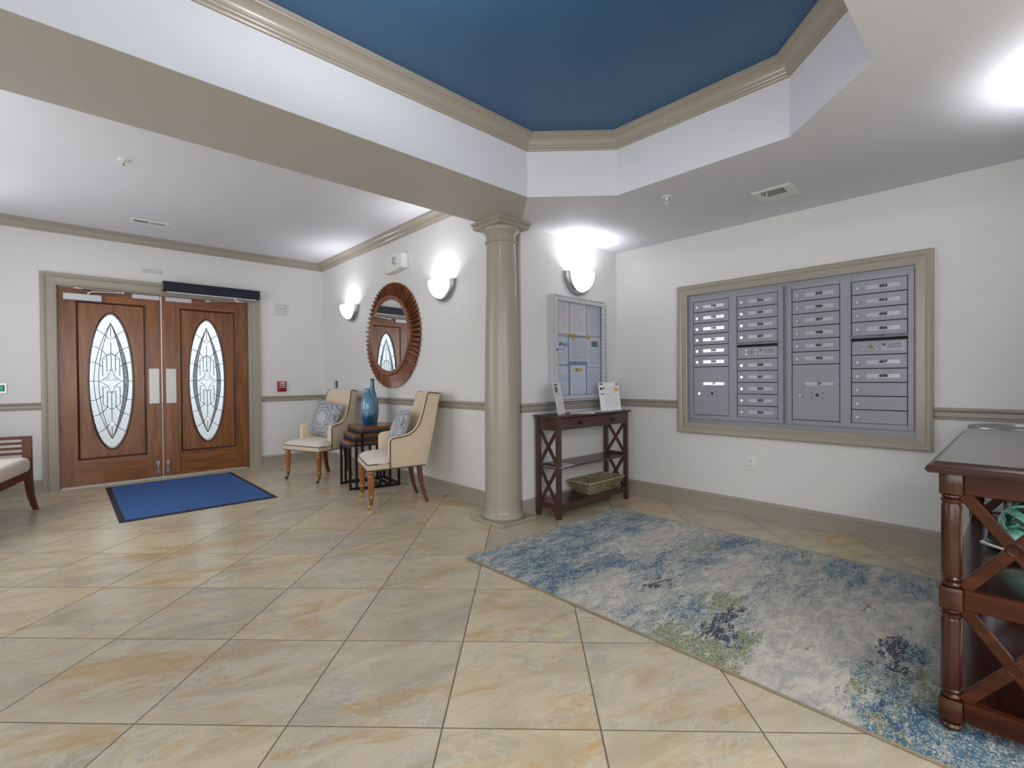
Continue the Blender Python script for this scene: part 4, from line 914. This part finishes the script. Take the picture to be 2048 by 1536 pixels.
for x in (-0.235, 0.235):
    MB().box(x-0.006, x+0.006, -Dp-0.014, -Dp+0.001, 0.770, 0.782).box(x-0.014, x+0.014, -Dp-0.024, -Dp-0.014, 0.764, 0.790, 0.003).build('knob', 'black_iron', dw, 0)
MB().box(-W+0.010, W-0.010, -Dp+0.010, Dp-0.004, 0.408, 0.424).build('shelf', 'esp_x', t, 0)
MB().box(-W+0.010, W-0.010, -Dp+0.020, Dp-0.004, 0.106, 0.122).build('shelf', 'esp_x', t, 0)
MB().box(-W+L, W-L, -Dp+0.004, -Dp+0.020, 0.072, 0.122).build('front_rail', 'esp_x', t, 0)

# sign holders and papers on it
def sign(label, x, y, rz, wd, ht, mat, extra, lean=0.22):
    t = thing('sign_holder', label, 'sign holder', (x, y, KH), rz, 'slanted acrylic sign holders')
    f = MB().bar((0, 0, 0.0015), (0, ht*math.sin(lean), ht*math.cos(lean)), wd, 0.003, (0, 1, 0)).build('clear_panel', 'pane', t, 0)
    s_ = MB().box(-wd/2+0.003, wd/2-0.003, -0.0006, 0.0006, 0, ht-0.004).build('printed_sheet', mat, t, 0, (0, -0.0028, 0.003), (-lean, 0, 0))
    for nm, (a, b_, c_, d_), mt in extra: MB().box(a, b_, -0.0013, -0.0006, c_, d_).build(nm, mt, s_, 0)
    MB().box(-wd/2, wd/2, 0, 0.085, 0, 0.002).build('foot_panel', 'pane', t, 0)
WHT = S(228, 228, 234)
sign('slanted white sign holder seen edge on at the left end of the console', 3.045, 2.648, math.radians(24), 0.216, 0.275, paper('sign_print_a', 22, 0.66, 0.1, 0.12, 0.85, base=WHT, seed=21, ink=S(150, 152, 164)),
     (('picture', (-0.075, 0.0, 0.185, 0.235), 'photo_print'), ('picture', (-0.05, 0.0, 0.165, 0.185), 'peach'), ('picture', (-0.085, 0.03, 0.245, 0.258), 'photo_print')), 0.18)
sign('slanted white sign holder facing the room at the right end of the console', 3.712, 2.618, math.radians(-24), 0.222, 0.272, paper('sign_print_b', 24, 0.86, 0.12, 0.26, 0.88, base=WHT, seed=23, ink=S(128, 132, 150)),
     (('picture', (-0.095, -0.060, 0.243, 0.260), 'gold'), ('picture', (0.075, 0.100, 0.238, 0.260), 'photo_print'), ('picture', (-0.092, -0.072, 0.195, 0.218), 'ink'), ('picture', (-0.066, -0.046, 0.200, 0.220), 'photo_print'), ('picture', (0.055, 0.100, 0.182, 0.214), 'yellow'), ('picture', (-0.090, -0.078, 0.150, 0.162), 'ink'), ('picture', (-0.070, -0.056, 0.150, 0.162), 'ink')))
def loose(name, label, x, y, z, rz, a, b_, mat):
    o = MB().box(-a/2, a/2, -b_/2, b_/2, 0, 0.0012).build(name, mat, None, 0, (x, y, z), (0, 0, rz)); return tag(o, label, 'paper', 'loose papers on the espresso console')
mw = grain('white_paper', S(226, 226, 230), S(218, 218, 224), 0.7, 30)
loose('paper_sheet', 'loose white paper in the middle of the console top', 3.345, 2.665, KH, math.radians(38), 0.28, 0.216, mw)
loose('paper_sheet', 'loose white paper partly under the right sign holder', 3.560, 2.690, KH+0.0014, math.radians(-8), 0.30, 0.200, mw)
loose('paper_sheet', 'loose white paper on the left end of the console middle shelf', 3.010, 2.640, 0.424, math.radians(6), 0.216, 0.17, mw)

# seagrass basket
t = thing('basket', 'rectangular woven seagrass basket on the low console shelf', 'basket', (3.575, 2.690, 0.122))
def rrect(a, b_, r, n=5):
    o = []
    for sx, sy, a0 in ((1, 1, 0), (-1, 1, PI/2), (-1, -1, PI), (1, -1, 3*PI/2)):
        for k in range(n+1): o.append((sx*(a-r)+r*math.cos(a0+PI/2*k/n), sy*(b_-r)+r*math.sin(a0+PI/2*k/n)))
    return o
wv = MB(); NR = 9
for k in range(NR):
    f = k/(NR-1); a, b_ = 0.200+0.068*f, 0.088+0.042*f; base = rrect(a, b_, 0.025)
    pts = []
    for i in range(len(base)):
        p, q = Vector(base[i]), Vector(base[(i+1) % len(base)]); L_ = (q-p).length; nn = max(1, int(L_/0.012))
        for s_ in range(nn): pts.append(p+(q-p)*s_/nn)
    P3 = []
    for i, p in enumerate(pts):
        nrm = Vector((p.x/a, p.y/b_)).normalized(); off = 0.0035*(1 if (i+k) % 2 else -1)
        P3.append((p.x+nrm.x*off, p.y+nrm.y*off, 0.006+f*0.098))
    wv.tube(P3, 0.0062, 5, True)
wv.build('weave', 'seagrass', t, 60, kind='stuff')
MB().loft([[(p[0], p[1], z) for p in rrect(a, b_, 0.025)] for a, b_, z in ((0.190, 0.080, 0.001), (0.196, 0.084, 0.003), (0.262, 0.124, 0.104), (0.258, 0.120, 0.104), (0.190, 0.078, 0.006))], True, True).build('basket_wall', 'seagrass', t, 30)
MB().tube([(p[0], p[1], 0.108) for p in rrect(0.271, 0.133, 0.025)], 0.0062, 6, True).build('rim', 'basket_rim', t)

# ================================================================== NESTING TABLES, VASES
def nest(label, xf, yc, wd, dp, h, rz=math.radians(-9.5)):
    t = thing('nesting_table', label, 'nesting table', (xf, yc, 0), rz, 'nesting side tables')
    q = 0.022; y0, y1 = -wd/2, wd/2
    MB().box(-0.004, dp, y0, y1, h-0.034, h, 0.003).build('top', 'nest_wood', t, 0)
    ap = MB().box(-0.006, 0.002, y0, y1, h-0.062, h-0.032).box(0.002, dp, y0-0.002, y0+0.006, h-0.050, h-0.032).box(0.002, dp, y1-0.006, y1+0.002, h-0.050, h-0.032).build('apron', 'stud_iron', t, 0)
    n = int(wd/0.052)
    st = MB()
    for k in range(n): st.sphere((-0.007, y0+wd*(k+0.5)/n, h-0.058), 0.012, 10, 6, (0.35, 1, 1))
    st.build('stud', 'stud_iron', ap)
    for y in (y0+q/2, y1-q/2):
        for x in (q/2, dp-q/2): MB().box(x-q/2, x+q/2, y-q/2, y+q/2, 0, h-0.034).build('leg', 'black_iron', t, 0)
        MB().box(q, dp-q, y-q/2, y+q/2, 0, q).build('floor_rail', 'black_iron', t, 0)
    MB().box(dp-q, dp, y0+q, y1-q, 0, q).build('back_rail', 'black_iron', t, 0)
    return t
nest('smallest nesting side table, lowest and pulled out in front', 2.185, 4.975, 0.385, 0.34, 0.502)
nest('middle sized nesting side table between the two others', 2.243, 4.975, 0.455, 0.38, 0.582)
nest('largest nesting side table carrying the blue vases', 2.300, 4.975, 0.525, 0.415, 0.655)
def vase(label, x, y, z, prof, mat):
    t = thing('vase', label, 'vase', (x, y, z), 0, 'blue glass vases')
    inner = [(max(r-0.005, 0.004), z_) for r, z_ in prof[::-1] if z_ > 0.05]
    MB().lathe(prof+inner+[(0, 0.05)], 32, cap=True).build('body', mat, t, 60)
vase('shorter speckled blue glass vase in front on the largest nesting table', 2.452, 4.970, 0.655, [(0, 0), (0.040, 0), (0.044, 0.006), (0.058, 0.06), (0.070, 0.12), (0.073, 0.18), (0.068, 0.24), (0.056, 0.29), (0.042, 0.325), (0.033, 0.350), (0.028, 0.375), (0.028, 0.395), (0.030, 0.402)], 'vase_a')
vase('taller blue glass vase with long neck behind the speckled one', 2.566, 5.078, 0.655, [(0, 0), (0.046, 0), (0.052, 0.008), (0.062, 0.07), (0.070, 0.14), (0.071, 0.20), (0.064, 0.26), (0.050, 0.31), (0.036, 0.355), (0.026, 0.40), (0.021, 0.44), (0.020, 0.50), (0.023, 0.512)], 'vase_b')

# ================================================================== UPHOLSTERED CHAIRS
ARM = [(0.105, 0.352), (0.105, 0.585), (0.098, 0.610), (0.080, 0.626), (0.050, 0.634), (-0.020, 0.640), (-0.080, 0.652), (-0.130, 0.678), (-0.165, 0.715), (-0.192, 0.765), (-0.215, 0.835), (-0.236, 0.905), (-0.254, 0.970), (-0.262, 1.005), (-0.272, 1.022), (-0.290, 1.030), (-0.405, 1.022), (-0.398, 0.97), (-0.352, 0.76), (-0.305, 0.55), (-0.268, 0.40), (-0.256, 0.352)]
def side_x(y): return 0.312+(y-0.30)*0.165           # outer half width narrows to the back
def chair(label, loc, rz):
    t = thing('armchair', label, 'armchair', loc, rz, 'cream upholstered armchairs')
    for s_ in (-1, 1):
        mb = MB().prism(ARM, 'x', -0.072, 0.0, 0.014, 2)
        mb.warp(lambda x, y, z: (s_*(side_x(y)+x*(1.0 if y < 0 else 1.0)+(0.0 if z < 0.66 else -0.02*(z-0.66)/0.37)), y, z))
        bmesh.ops.recalc_face_normals(mb.bm, faces=mb.bm.faces[:])
        mb.build('arm_panel', 'cream', t, 50)
        pth = [(s_*(side_x(y)+0.001+(0.0 if z < 0.66 else -0.02*(z-0.66)/0.37)), y-0.010 if z < 0.6 else y-0.008, z-(0.008 if z > 0.6 and y > -0.1 else 0)) for y, z in ARM[:16]]
        pth.append((s_*(side_x(-0.40)-0.019), -0.400, 1.016)); MB().tube(pth, 0.0055, 6).build('piping', 'piping', t)
    NX, NZ = 9, 12; secs = []
    for k in range(NZ+1):
        z = 0.36+(1.028-0.36)*k/NZ; f = k/NZ; yr = -0.256-0.152*f**1.1; yf = -0.150-0.125*f**1.3
        hw_ = side_x(yr)-0.045-0.012*f; row = []
        if k == NZ: yf -= 0.012; yr += 0.006
        for i in range(NX+1): row.append((-hw_+2*hw_*i/NX, yf-0.010*math.sin(PI*i/NX), z))
        for i in range(NX, -1, -1): row.append((-hw_+2*hw_*i/NX, yr-0.012*math.sin(PI*i/NX), z))
        secs.append(row)
    MB().loft(secs).build('backrest', 'cream', t, 50)
    def seat_poly(g): return [(-0.300+g, 0.298-g), (0.300-g, 0.298-g), (side_x(0.1)-0.004-g, 0.10), (side_x(-0.2)-0.01-g, -0.235), (-side_x(-0.2)+0.01+g, -0.235), (-side_x(0.1)+0.004+g, 0.10)]
    MB().prism(seat_poly(0), 'z', 0.345, 0.402, 0.006, 2).build('seat_rail', 'cream', t, 50)
    cu = MB(); n = 18; rows = []
    for i in range(n+1):
        u = -1+2*i/n; rr = []
        for j in range(n+1):
            v = -1+2*j/n; yy = 0.045+v*0.250; hx = 0.298 if yy > 0.12 else side_x(yy)-0.012
            e = (1-abs(u)**7)*(1-abs(v)**7); zz = 0.404+0.058*e**0.55+0.012*(1-u*u)*(1-v*v)
            rr.append(cu.bm.verts.new((u*hx, 0.045+v*0.250, zz)))
        rows.append(rr)
    for i in range(n):
        for j in range(n): cu.bm.faces.new((rows[i][j], rows[i+1][j], rows[i+1][j+1], rows[i][j+1]))
    edge = [rows[i][0] for i in range(n+1)]+[rows[n][j] for j in range(1, n+1)]+[rows[i][n] for i in range(n-1, -1, -1)]+[rows[0][j] for j in range(n-1, 0, -1)]
    cu.bm.faces.new(edge[::-1]); bmesh.ops.recalc_face_normals(cu.bm, faces=cu.bm.faces[:])
    cu.build('seat_cushion', 'ivory', t, 60)
    for z in (0.404, 0.350):
        ex = 0.303
        back_y = 0.105 if z > 0.4 else -0.24
        pts = [(-side_x(back_y)-0.001, back_y, z), (-ex, 0.29, z), (-ex+0.010, 0.300, z), (ex-0.010, 0.300, z), (ex, 0.29, z), (side_x(back_y)+0.001, back_y, z)]
        MB().tube(pts, 0.0052, 6).build('piping', 'piping', t)
    for s_ in (-1, 1):
        lg = MB(); fl_ = lambda i, h: 1.0 if not (0.125 < h < 0.285) else (1.0 if i % 3 else 0.86)
        lg.lathe([(0.026, 0.346), (0.030, 0.338), (0.031, 0.326), (0.024, 0.318), (0.023, 0.312), (0.030, 0.304), (0.033, 0.294), (0.0325, 0.284), (0.031, 0.270), (0.026, 0.19), (0.021, 0.128), (0.020, 0.120), (0.024, 0.113), (0.024, 0.104), (0.019, 0.098), (0.019, 0.090)], 24, (s_*0.262, 0.262, 0), rmod=fl_)
        leg = lg.build('leg', 'leg_wood', t, 30)
        ca = MB().lathe([(0.020, 0.092), (0.018, 0.080), (0.014, 0.050), (0.011, 0.042), (0.006, 0.036)], 16, (s_*0.262, 0.262, 0))
        ca.tube([(s_*0.262, 0.262, 0.040), (s_*0.262, 0.280, 0.034), (s_*0.262, 0.290, 0.018)], 0.006, 8)
        ca.lathe([(0.006, -0.009), (0.016, -0.008), (0.017, 0), (0.016, 0.008), (0.006, 0.009)], 18, (s_*0.262, 0.286, 0.017), 'x')
        ca.build('caster', 'brass', leg)
        pts = [(-0.190, 0.36), (-0.198, 0.28), (-0.210, 0.18), (-0.232, 0.08), (-0.262, 0.0)]
        secs = []
        for i, (y, z) in enumerate(pts):
            h = 0.022-0.0012*i*1.5; xo = s_*(0.178+0.018*i/4)
            secs.append([(xo-h, y-h, z), (xo+h, y-h, z), (xo+h, y+h, z), (xo-h, y+h, z)])
        MB().loft(secs).build('leg', 'leg_red', t, 30)
    return t
def facing(ax, ay): return math.atan2(ay, ax)-PI/2
chair('cream armchair nearer the entrance doors, left of the nesting tables', (2.232, 5.712, 0), facing(-0.952, -0.325))
chair('cream armchair nearer the column, right of the nesting tables', (2.298, 4.110, 0), facing(-0.952, 0.300))
def pillow(label, loc, rot, wd=0.41, back=True):
    t = thing('pillow', label, 'pillow', loc, 0, 'patterned throw pillows'); t.rotation_euler = rot
    n = 20; h = wd/2
    def surf(sgn):
        mb = MB(); rows = []
        for i in range(n+1):
            rr = []
            for j in range(n+1):
                u, v = -1+2*i/n, -1+2*j/n
                pu = u*(1-0.09*(1-v*v)*abs(u)**3); pv = v*(1-0.09*(1-u*u)*abs(v)**3)
                th = 0.068*((1-u**2)*(1-v**2))**0.42
                rr.append(mb.bm.verts.new((pu*h, sgn*th, pv*h)))
            rows.append(rr)
        for i in range(n):
            for j in range(n): mb.bm.faces.new((rows[i][j], rows[i+1][j], rows[i+1][j+1], rows[i][j+1]) if sgn < 0 else (rows[i][j], rows[i][j+1], rows[i+1][j+1], rows[i+1][j]))
        return mb
    surf(-1).build('patterned_cover', 'pillow', t, 80); surf(1).build('plain_cover', 'pillow_back', t, 80)
    fr = MB(); rnd = random.Random(3)
    for k in range(220):
        f = k/220*4; sd = int(f); g = -1+2*(f-sd)
        p = [(g, -1), (1, g), (-g, 1), (-1, -g)][sd]; ou = [(0, -1), (1, 0), (0, 1), (-1, 0)][sd]
        px_, pz_ = p[0]*h*(1-0.09*(1-p[1]**2)*abs(p[0])**3), p[1]*h*(1-0.09*(1-p[0]**2)*abs(p[1])**3)
        ln = 0.008+0.008*rnd.random(); ox, oz = ou[0]+rnd.uniform(-.7, .7), ou[1]+rnd.uniform(-.7, .7)
        fr.tube([(px_, 0, pz_), (px_+ox*ln, rnd.uniform(-.012, .012), pz_+oz*ln)], [0.0045, 0.002], 4)
    fr.build('fringe', 'fringe', t, 0, kind='stuff')
# leaning on the chairs
def chair_pt(cx, cy, ax, ay, x, y, z):
    f = Vector((ax, ay)).normalized(); r_ = Vector((f.y, -f.x)); q = Vector((cx, cy))+f*y+r_*x; return (q.x, q.y, z)
pillow('blue and grey medallion throw pillow leaning on the left armchair', chair_pt(2.232, 5.712, -0.952, -0.325, -0.01, -0.045, 0.690), Euler((math.radians(-18), math.radians(9), facing(-0.952, -0.325)+PI)))
pillow('blue and grey throw pillow seen from the side on the right armchair', chair_pt(2.298, 4.110, -0.952, 0.300, 0.03, -0.050, 0.672), Euler((math.radians(-20), math.radians(-4), facing(-0.952, 0.300)+PI)), 0.38)

# ================================================================== BENCH at the left edge
t = thing('bench', 'dark wooden bench with ivory cushion and slatted arm at the left edge', 'bench', (-0.225, 6.115, 0), math.radians(-13))
# local: +x points into the room from the wall, -y runs along the bench towards the camera
BL = 1.25
def post(name, x, y, sab):
    pts = [(0.0, 0.672), (0.0, 0.5), (0.0, 0.36), (0.006, 0.26), (0.018, 0.14), (0.040, 0.04), (0.052, 0.0)]; secs = []
    for i, (dx, z) in enumerate(pts):
        a = 0.030-0.012*max(0, (0.36-z)/0.36); b_ = 0.020-0.004*max(0, (0.36-z)/0.36)
        secs.append([(x+sab*dx-a, y-b_, z), (x+sab*dx+a, y-b_, z), (x+sab*dx+a, y+b_, z), (x+sab*dx-a, y+b_, z)])
    MB().loft(secs).build(name, 'bench_wood', t, 30)
for y in (0, -BL):
    post('leg', -0.028, y, 1); post('leg', -0.56, y, -1)
    for z in (0.655, 0.609, 0.563, 0.517): MB().box(-0.535, -0.055, y-0.012, y+0.012, z-0.012, z+0.012 if z < 0.65 else z+0.017).build('arm_slat', 'bench_wood', t, 0)
    MB().box(-0.535, -0.05, y-0.013, y+0.013, 0.290, 0.352).build('side_rail', 'bench_wood', t, 0)
MB().box(-0.050, -0.018, -BL+0.02, -0.02, 0.290, 0.352).build('seat_rail', 'bench_wood', t, 0)
MB().box(-0.575, -0.545, -BL+0.02, -0.02, 0.290, 0.352).build('seat_rail', 'bench_wood', t, 0)
cu = MB().box(-0.545, 0.006, -BL+0.022, -0.022, 0.352, 0.486, 0.045, 4); cu.build('cushion', 'ivory', t, 60)

# ================================================================== DOOR MAT and RUG
t = thing('door_mat', 'blue ribbed door mat with dark rubber border before the doors', 'door mat', (0.916, 5.920, 0.0))
a, b_ = 0.606, 0.902
MB().loft([[(-a, -b_, 0), (a, -b_, 0), (a, b_, 0), (-a, b_, 0)], [(-a, -b_, 0.003), (a, -b_, 0.003), (a, b_, 0.003), (-a, b_, 0.003)], [(-a+.04, -b_+.04, 0.008), (a-.04, -b_+.04, 0.008), (a-.04, b_-.04, 0.008), (-a+.04, b_-.04, 0.008)]]).build('rubber_border', 'rubber', t, 0)
MB().box(-a+.042, a-.042, -b_+.042, b_-.042, 0.006, 0.0115, 0.002).build('pile', 'mat', t, 0)

RX0, RX1, RY0, RY1 = 1.868, 3.535, -0.20, 2.435
t = thing('area_rug', 'abstract blue, grey and green area rug before the mailboxes', 'rug', ((RX0+RX1)/2, (RY0+RY1)/2, 0))
BLUE = [(2.18,2.27),(2.48,1.71),(2.05,1.83),(2.53,1.54),(3.4,1.31),(3.32,1.02),(3.27,1.39),(2.83,.74),(3.19,.63),(3.31,.4),(2.24,.46),(2.54,.31),(2.07,.29),(1.97,.21),(2.07,.11),(2.1,.82),(2.23,1.11),(3.38,2.16),(2.05,1.73),(2.08,2.04),(2.57,2.04),(2.85,1.35),(2.8,1.0),(3.41,.74),(2.98,2.25),(1.87,.32),(2.6,.05),(3.0,.1),(3.3,.0),(2.3,.0),(1.95,.02),(2.7,2.25),(2.3,2.1),(3.1,2.0),(2.2,1.9),(2.35,1.75)]
GREEN = [(3.11,1.43),(2.42,1.0),(1.98,1.12),(1.92,.93),(1.89,.8),(2.24,.81),(2.11,.42),(1.92,.3),(3.49,2.28),(2.29,.25),(2.49,2.44),(2.02,.83),(1.93,1.01),(2.46,1.09)]
NAVY = [(2.51,1.78),(2.8,1.59),(3.03,1.55),(2.34,1.42),(2.43,1.36),(2.25,.97),(2.1,.88),(2.58,.36),(2.35,.32),(3.46,.95),(1.91,2.18),(2.1,.96),(2.89,.52),(2.51,.37),(2.06,.32),(2.38,.95)]
LIGHT = [(2.86,1.83),(2.26,1.63),(2.95,1.13),(2.75,.68),(2.3,.62),(1.95,.6),(2.53,.74),(2.69,1.11),(2.86,.35),(1.9,1.51),(2.5,.59),(2.04,.68),(3.16,1.79),(2.61,.51),(1.9,.5),(2.76,.51),(3.48,1.75)]
nx_, ny_ = 56, 88; mb = MB(); bm = mb.bm; cx, cy = (RX0+RX1)/2, (RY0+RY1)/2
lay = bm.verts.layers.float_color.new('patch')
def blob(pts, x, y, sx, sy): return sum(math.exp(-((x-a)/sx)**2-((y-b_)/sy)**2) for a, b_ in pts)
grid = []
for i in range(nx_+1):
    rr = []
    for j in range(ny_+1):
        x, y = RX0+(RX1-RX0)*i/nx_, RY0+(RY1-RY0)*j/ny_
        v = bm.verts.new((x-cx, y-cy, 0.010))
        li = min(1.3, blob(LIGHT, x, y, 0.24, 0.12))
        far = max(0.0, min(1.0, (y-0.9)/1.4))
        bl = 0.44+0.18*far+0.42*blob(BLUE, x, y, 0.17, 0.085)-0.40*li
        gr = -0.04+0.66*blob(GREEN, x, y, 0.15, 0.075)-0.25*li
        nv = -0.15+0.62*blob(NAVY, x, y, 0.13, 0.06)
        v[lay] = (max(0, min(1, bl)), max(0, min(1, gr+0.12)), max(0, min(1, nv+0.1)), 1); rr.append(v)
    grid.append(rr)
for i in range(nx_):
    for j in range(ny_): bm.faces.new((grid[i][j], grid[i+1][j], grid[i+1][j+1], grid[i][j+1]))
mb.build('pile', 'rug', t, 0)
hx, hy = (RX1-RX0)/2, (RY1-RY0)/2
MB().box(-hx+0.002, hx-0.002, -hy+0.002, hy-0.002, 0.0005, 0.009).build('backing', 'rug_edge', t, 0)
MB().tube([(-hx, -hy, 0.0062), (hx, -hy, 0.0062), (hx, hy, 0.0062), (-hx, hy, 0.0062)], 0.0058, 6, True).build('binding', 'rug_edge', t)

# ================================================================== FOREGROUND CONSOLE
TX0, TX1, TYC, TDP, TH = 2.052, 3.398, 0.0145, 0.170, 0.876
t = thing('console_table', 'large mahogany console with turned legs and X ends in the right foreground', 'console table', ((TX0+TX1)/2, TYC, 0.012))
W = (TX1-TX0)/2; Q = 0.029; zz = -0.012
OV = 0.022
tp = []
for d, z in ((0.004, TH-0.038), (-0.004, TH-0.036), (-0.010, TH-0.026), (-0.004, TH-0.014), (0.006, TH-0.010), (0.016, TH)):
    a, b_ = W+OV-d, TDP+OV-d; tp.append([(-a, -b_, z+zz), (a, -b_, z+zz), (a, b_, z+zz), (-a, b_, z+zz)])
MB().loft(tp).build('top', 'mahog_dark', t, 30)
def trn(z0, z1):
    """turned length with a bead at each end"""
    h = z1-z0
    return [(0.020, z0), (0.025, z0+0.003), (0.027, z0+0.009), (0.024, z0+0.015), (0.020, z0+0.018), (0.025, z0+0.022), (0.027, z0+0.027), (0.023, z0+0.033), (0.0265, z0+0.042), (0.0265, z1-0.042), (0.023, z1-0.030), (0.027, z1-0.024), (0.027, z1-0.017), (0.021, z1-0.013), (0.026, z1-0.008), (0.025, z1-0.003), (0.020, z1)]
for sx in (-1, 1):
    for sy in (-1, 1):
        lx, ly = sx*(W-Q), sy*(TDP-Q)
        lg = MB()
        for a, b_ in ((0.770, TH-0.038), (0.402, 0.472), (0.044, 0.112)): lg.box(lx-Q, lx+Q, ly-Q, ly+Q, a+zz, b_+zz, 0.004, 2)
        lg.lathe([(r, z+zz) for r, z in trn(0.472, 0.770)], 20, (lx, ly, 0)).lathe([(r, z+zz) for r, z in trn(0.112, 0.402)], 20, (lx, ly, 0))
        lg.lathe([(0.018, 0.0), (0.026, 0.005), (0.029, 0.013), (0.025, 0.021), (0.019, 0.024), (0.023, 0.028), (0.023, 0.034)], 20, (lx, ly, 0))
        lg.build('leg', 'mahog', t, 35)
    xe = sx*(W-Q); e = TDP-2*Q
    MB().box(xe-0.014, xe+0.014, -e, e, 0.772+zz, TH-0.038+zz, 0.002).build('end_apron', 'mahog_x', t, 0)
    MB().box(xe-0.016, xe+0.016, -e, e, 0.408+zz, 0.470+zz, 0.002).build('end_rail', 'mahog_x', t, 0)
    MB().box(xe-0.016, xe+0.016, -e, e, 0.050+zz, 0.112+zz, 0.002).build('end_rail', 'mahog_x', t, 0)
    for z0, z1 in ((0.470, 0.772), (0.112, 0.408)):
        for f in (1, -1):
            MB().bar((xe, -e, (z0 if f > 0 else z1)+zz), (xe, e, (z1 if f > 0 else z0)+zz), 0.034, 0.020 if f > 0 else 0.0195, (1, 0, 0), 0.002).build('cross_brace', 'mahog_x', t, 0)
        MB().lathe([(0, -0.0115), (0.012, -0.0115), (0.014, -0.0135), (0.0175, -0.014), (0.0195, -0.0125), (0.0195, 0.0125), (0.0175, 0.014), (0.014, 0.0135), (0.012, 0.0115), (0, 0.0115)], 24, (xe, 0, (z0+z1)/2+zz), 'x', cap=False).build('boss', 'mahog_x', t)
for sy in (-1, 1):
    MB().box(-W+2*Q, W-2*Q, sy*(TDP-Q)-0.012, sy*(TDP-Q)+0.012, 0.772+zz, TH-0.038+zz, 0.002).build('long_apron', 'mahog_dark', t, 0)
MB().box(-W+Q, W-Q, -TDP+0.012, TDP-0.012, 0.440+zz, 0.466+zz, 0.003).build('shelf', 'mahog_dark', t, 0)
MB().box(-W+Q, W-Q, -TDP+0.012, TDP-0.012, 0.080+zz, 0.106+zz, 0.003).build('shelf', 'mahog_dark', t, 0)

# square dish with glazed balls on its shelf
SZ = 0.466
t = thing('square_dish', 'dark teal square ceramic dish with pale rim on the mahogany console shelf', 'dish', (2.735, -0.022, SZ))
def dsh(k, z, wob=0.0):
    o = []
    for i in range(40):
        f = i/10; sd = int(f); g = -1+2*(f-sd); p = [(g, -1), (1, g), (-g, 1), (-1, -g)][sd]
        s_ = 1-0.055*(1-g*g); o.append((p[0]*0.215*k*s_, p[1]*0.130*k*s_, z+wob*(g*g)))
    return o
MB().loft([dsh(0.62, 0.0), dsh(0.66, 0.002), dsh(0.98, 0.026, 0.022), dsh(1.0, 0.030, 0.024)], True, True).bm.free()
d_ = MB(); d_.loft([dsh(0.62, 0.0), dsh(0.66, 0.001), dsh(1.0, 0.026, 0.022), dsh(1.0, 0.031, 0.024), dsh(0.96, 0.030, 0.022), dsh(0.64, 0.008), dsh(0.3, 0.006)], True, True); d_.build('bowl', 'teal_dish', t, 50)
MB().tube(dsh(0.985, 0.031, 0.024), 0.0042, 6, True).build('rim', 'dish_rim', t)
def ball(label, loc, r, bands, mat, inner, rot):
    t = thing('decorative_ball', label, 'decorative ball', loc, 0, 'glazed balls in the square dish'); t.rotation_euler = rot
    MB().sphere((0, 0, 0), r*(0.74 if bands else 1.0), 20, 12).build('core', inner, t)
    for k in range(bands):
        b0 = MB(); secs = []
        for i in range(36):
            a = 2*PI*i/36; wv_ = 0.17*r
            secs.append([(r*math.cos(a), r*math.sin(a), -wv_), (r*0.90*math.cos(a), r*0.90*math.sin(a), -wv_), (r*0.90*math.cos(a), r*0.90*math.sin(a), wv_), (r*math.cos(a), r*math.sin(a), wv_), (r*1.03*math.cos(a), r*1.03*math.sin(a), 0)])
        secs.append(secs[0]); b0.loft(secs, True, False).build('band', mat, t, 40, rot=(k*PI/bands+0.2, 0.5*k, k*1.1))
ball('aqua glazed ball wrapped in wide bands, largest in the dish', (2.735, -0.012, SZ+0.092), 0.078, 3, 'teal', 'teal_in', (0.6, 0.3, 0.2))
ball('pale aqua glazed ball at the near corner of the dish', (2.604, 0.012, SZ+0.066), 0.050, 2, 'teal', 'teal', (0.1, 0.2, 0))
ball('dark marbled glazed ball behind the aqua ones in the dish', (2.885, -0.030, SZ+0.098), 0.070, 0, 'marble', 'marble', (0, 0, 0))

# stainless bin between the console and the mailbox wall
t = thing('trash_can', 'round ribbed stainless steel bin behind the mahogany console', 'trash can', (3.762, 0.005, 0))
MB().lathe([(0.190, 0.0), (0.196, 0.01), (0.196, 0.825), (0.185, 0.83)], 64, rmod=lambda i, h: 1.0 if i % 4 < 2 else 0.965).build('body', 'bin_steel', t, 30)
MB().lathe([(0.196, 0.822), (0.208, 0.826), (0.212, 0.838), (0.212, 0.858), (0.206, 0.868), (0.192, 0.868), (0.186, 0.855), (0.150, 0.842), (0, 0.842)], 48).build('lid', 'bin_steel', t, 40)
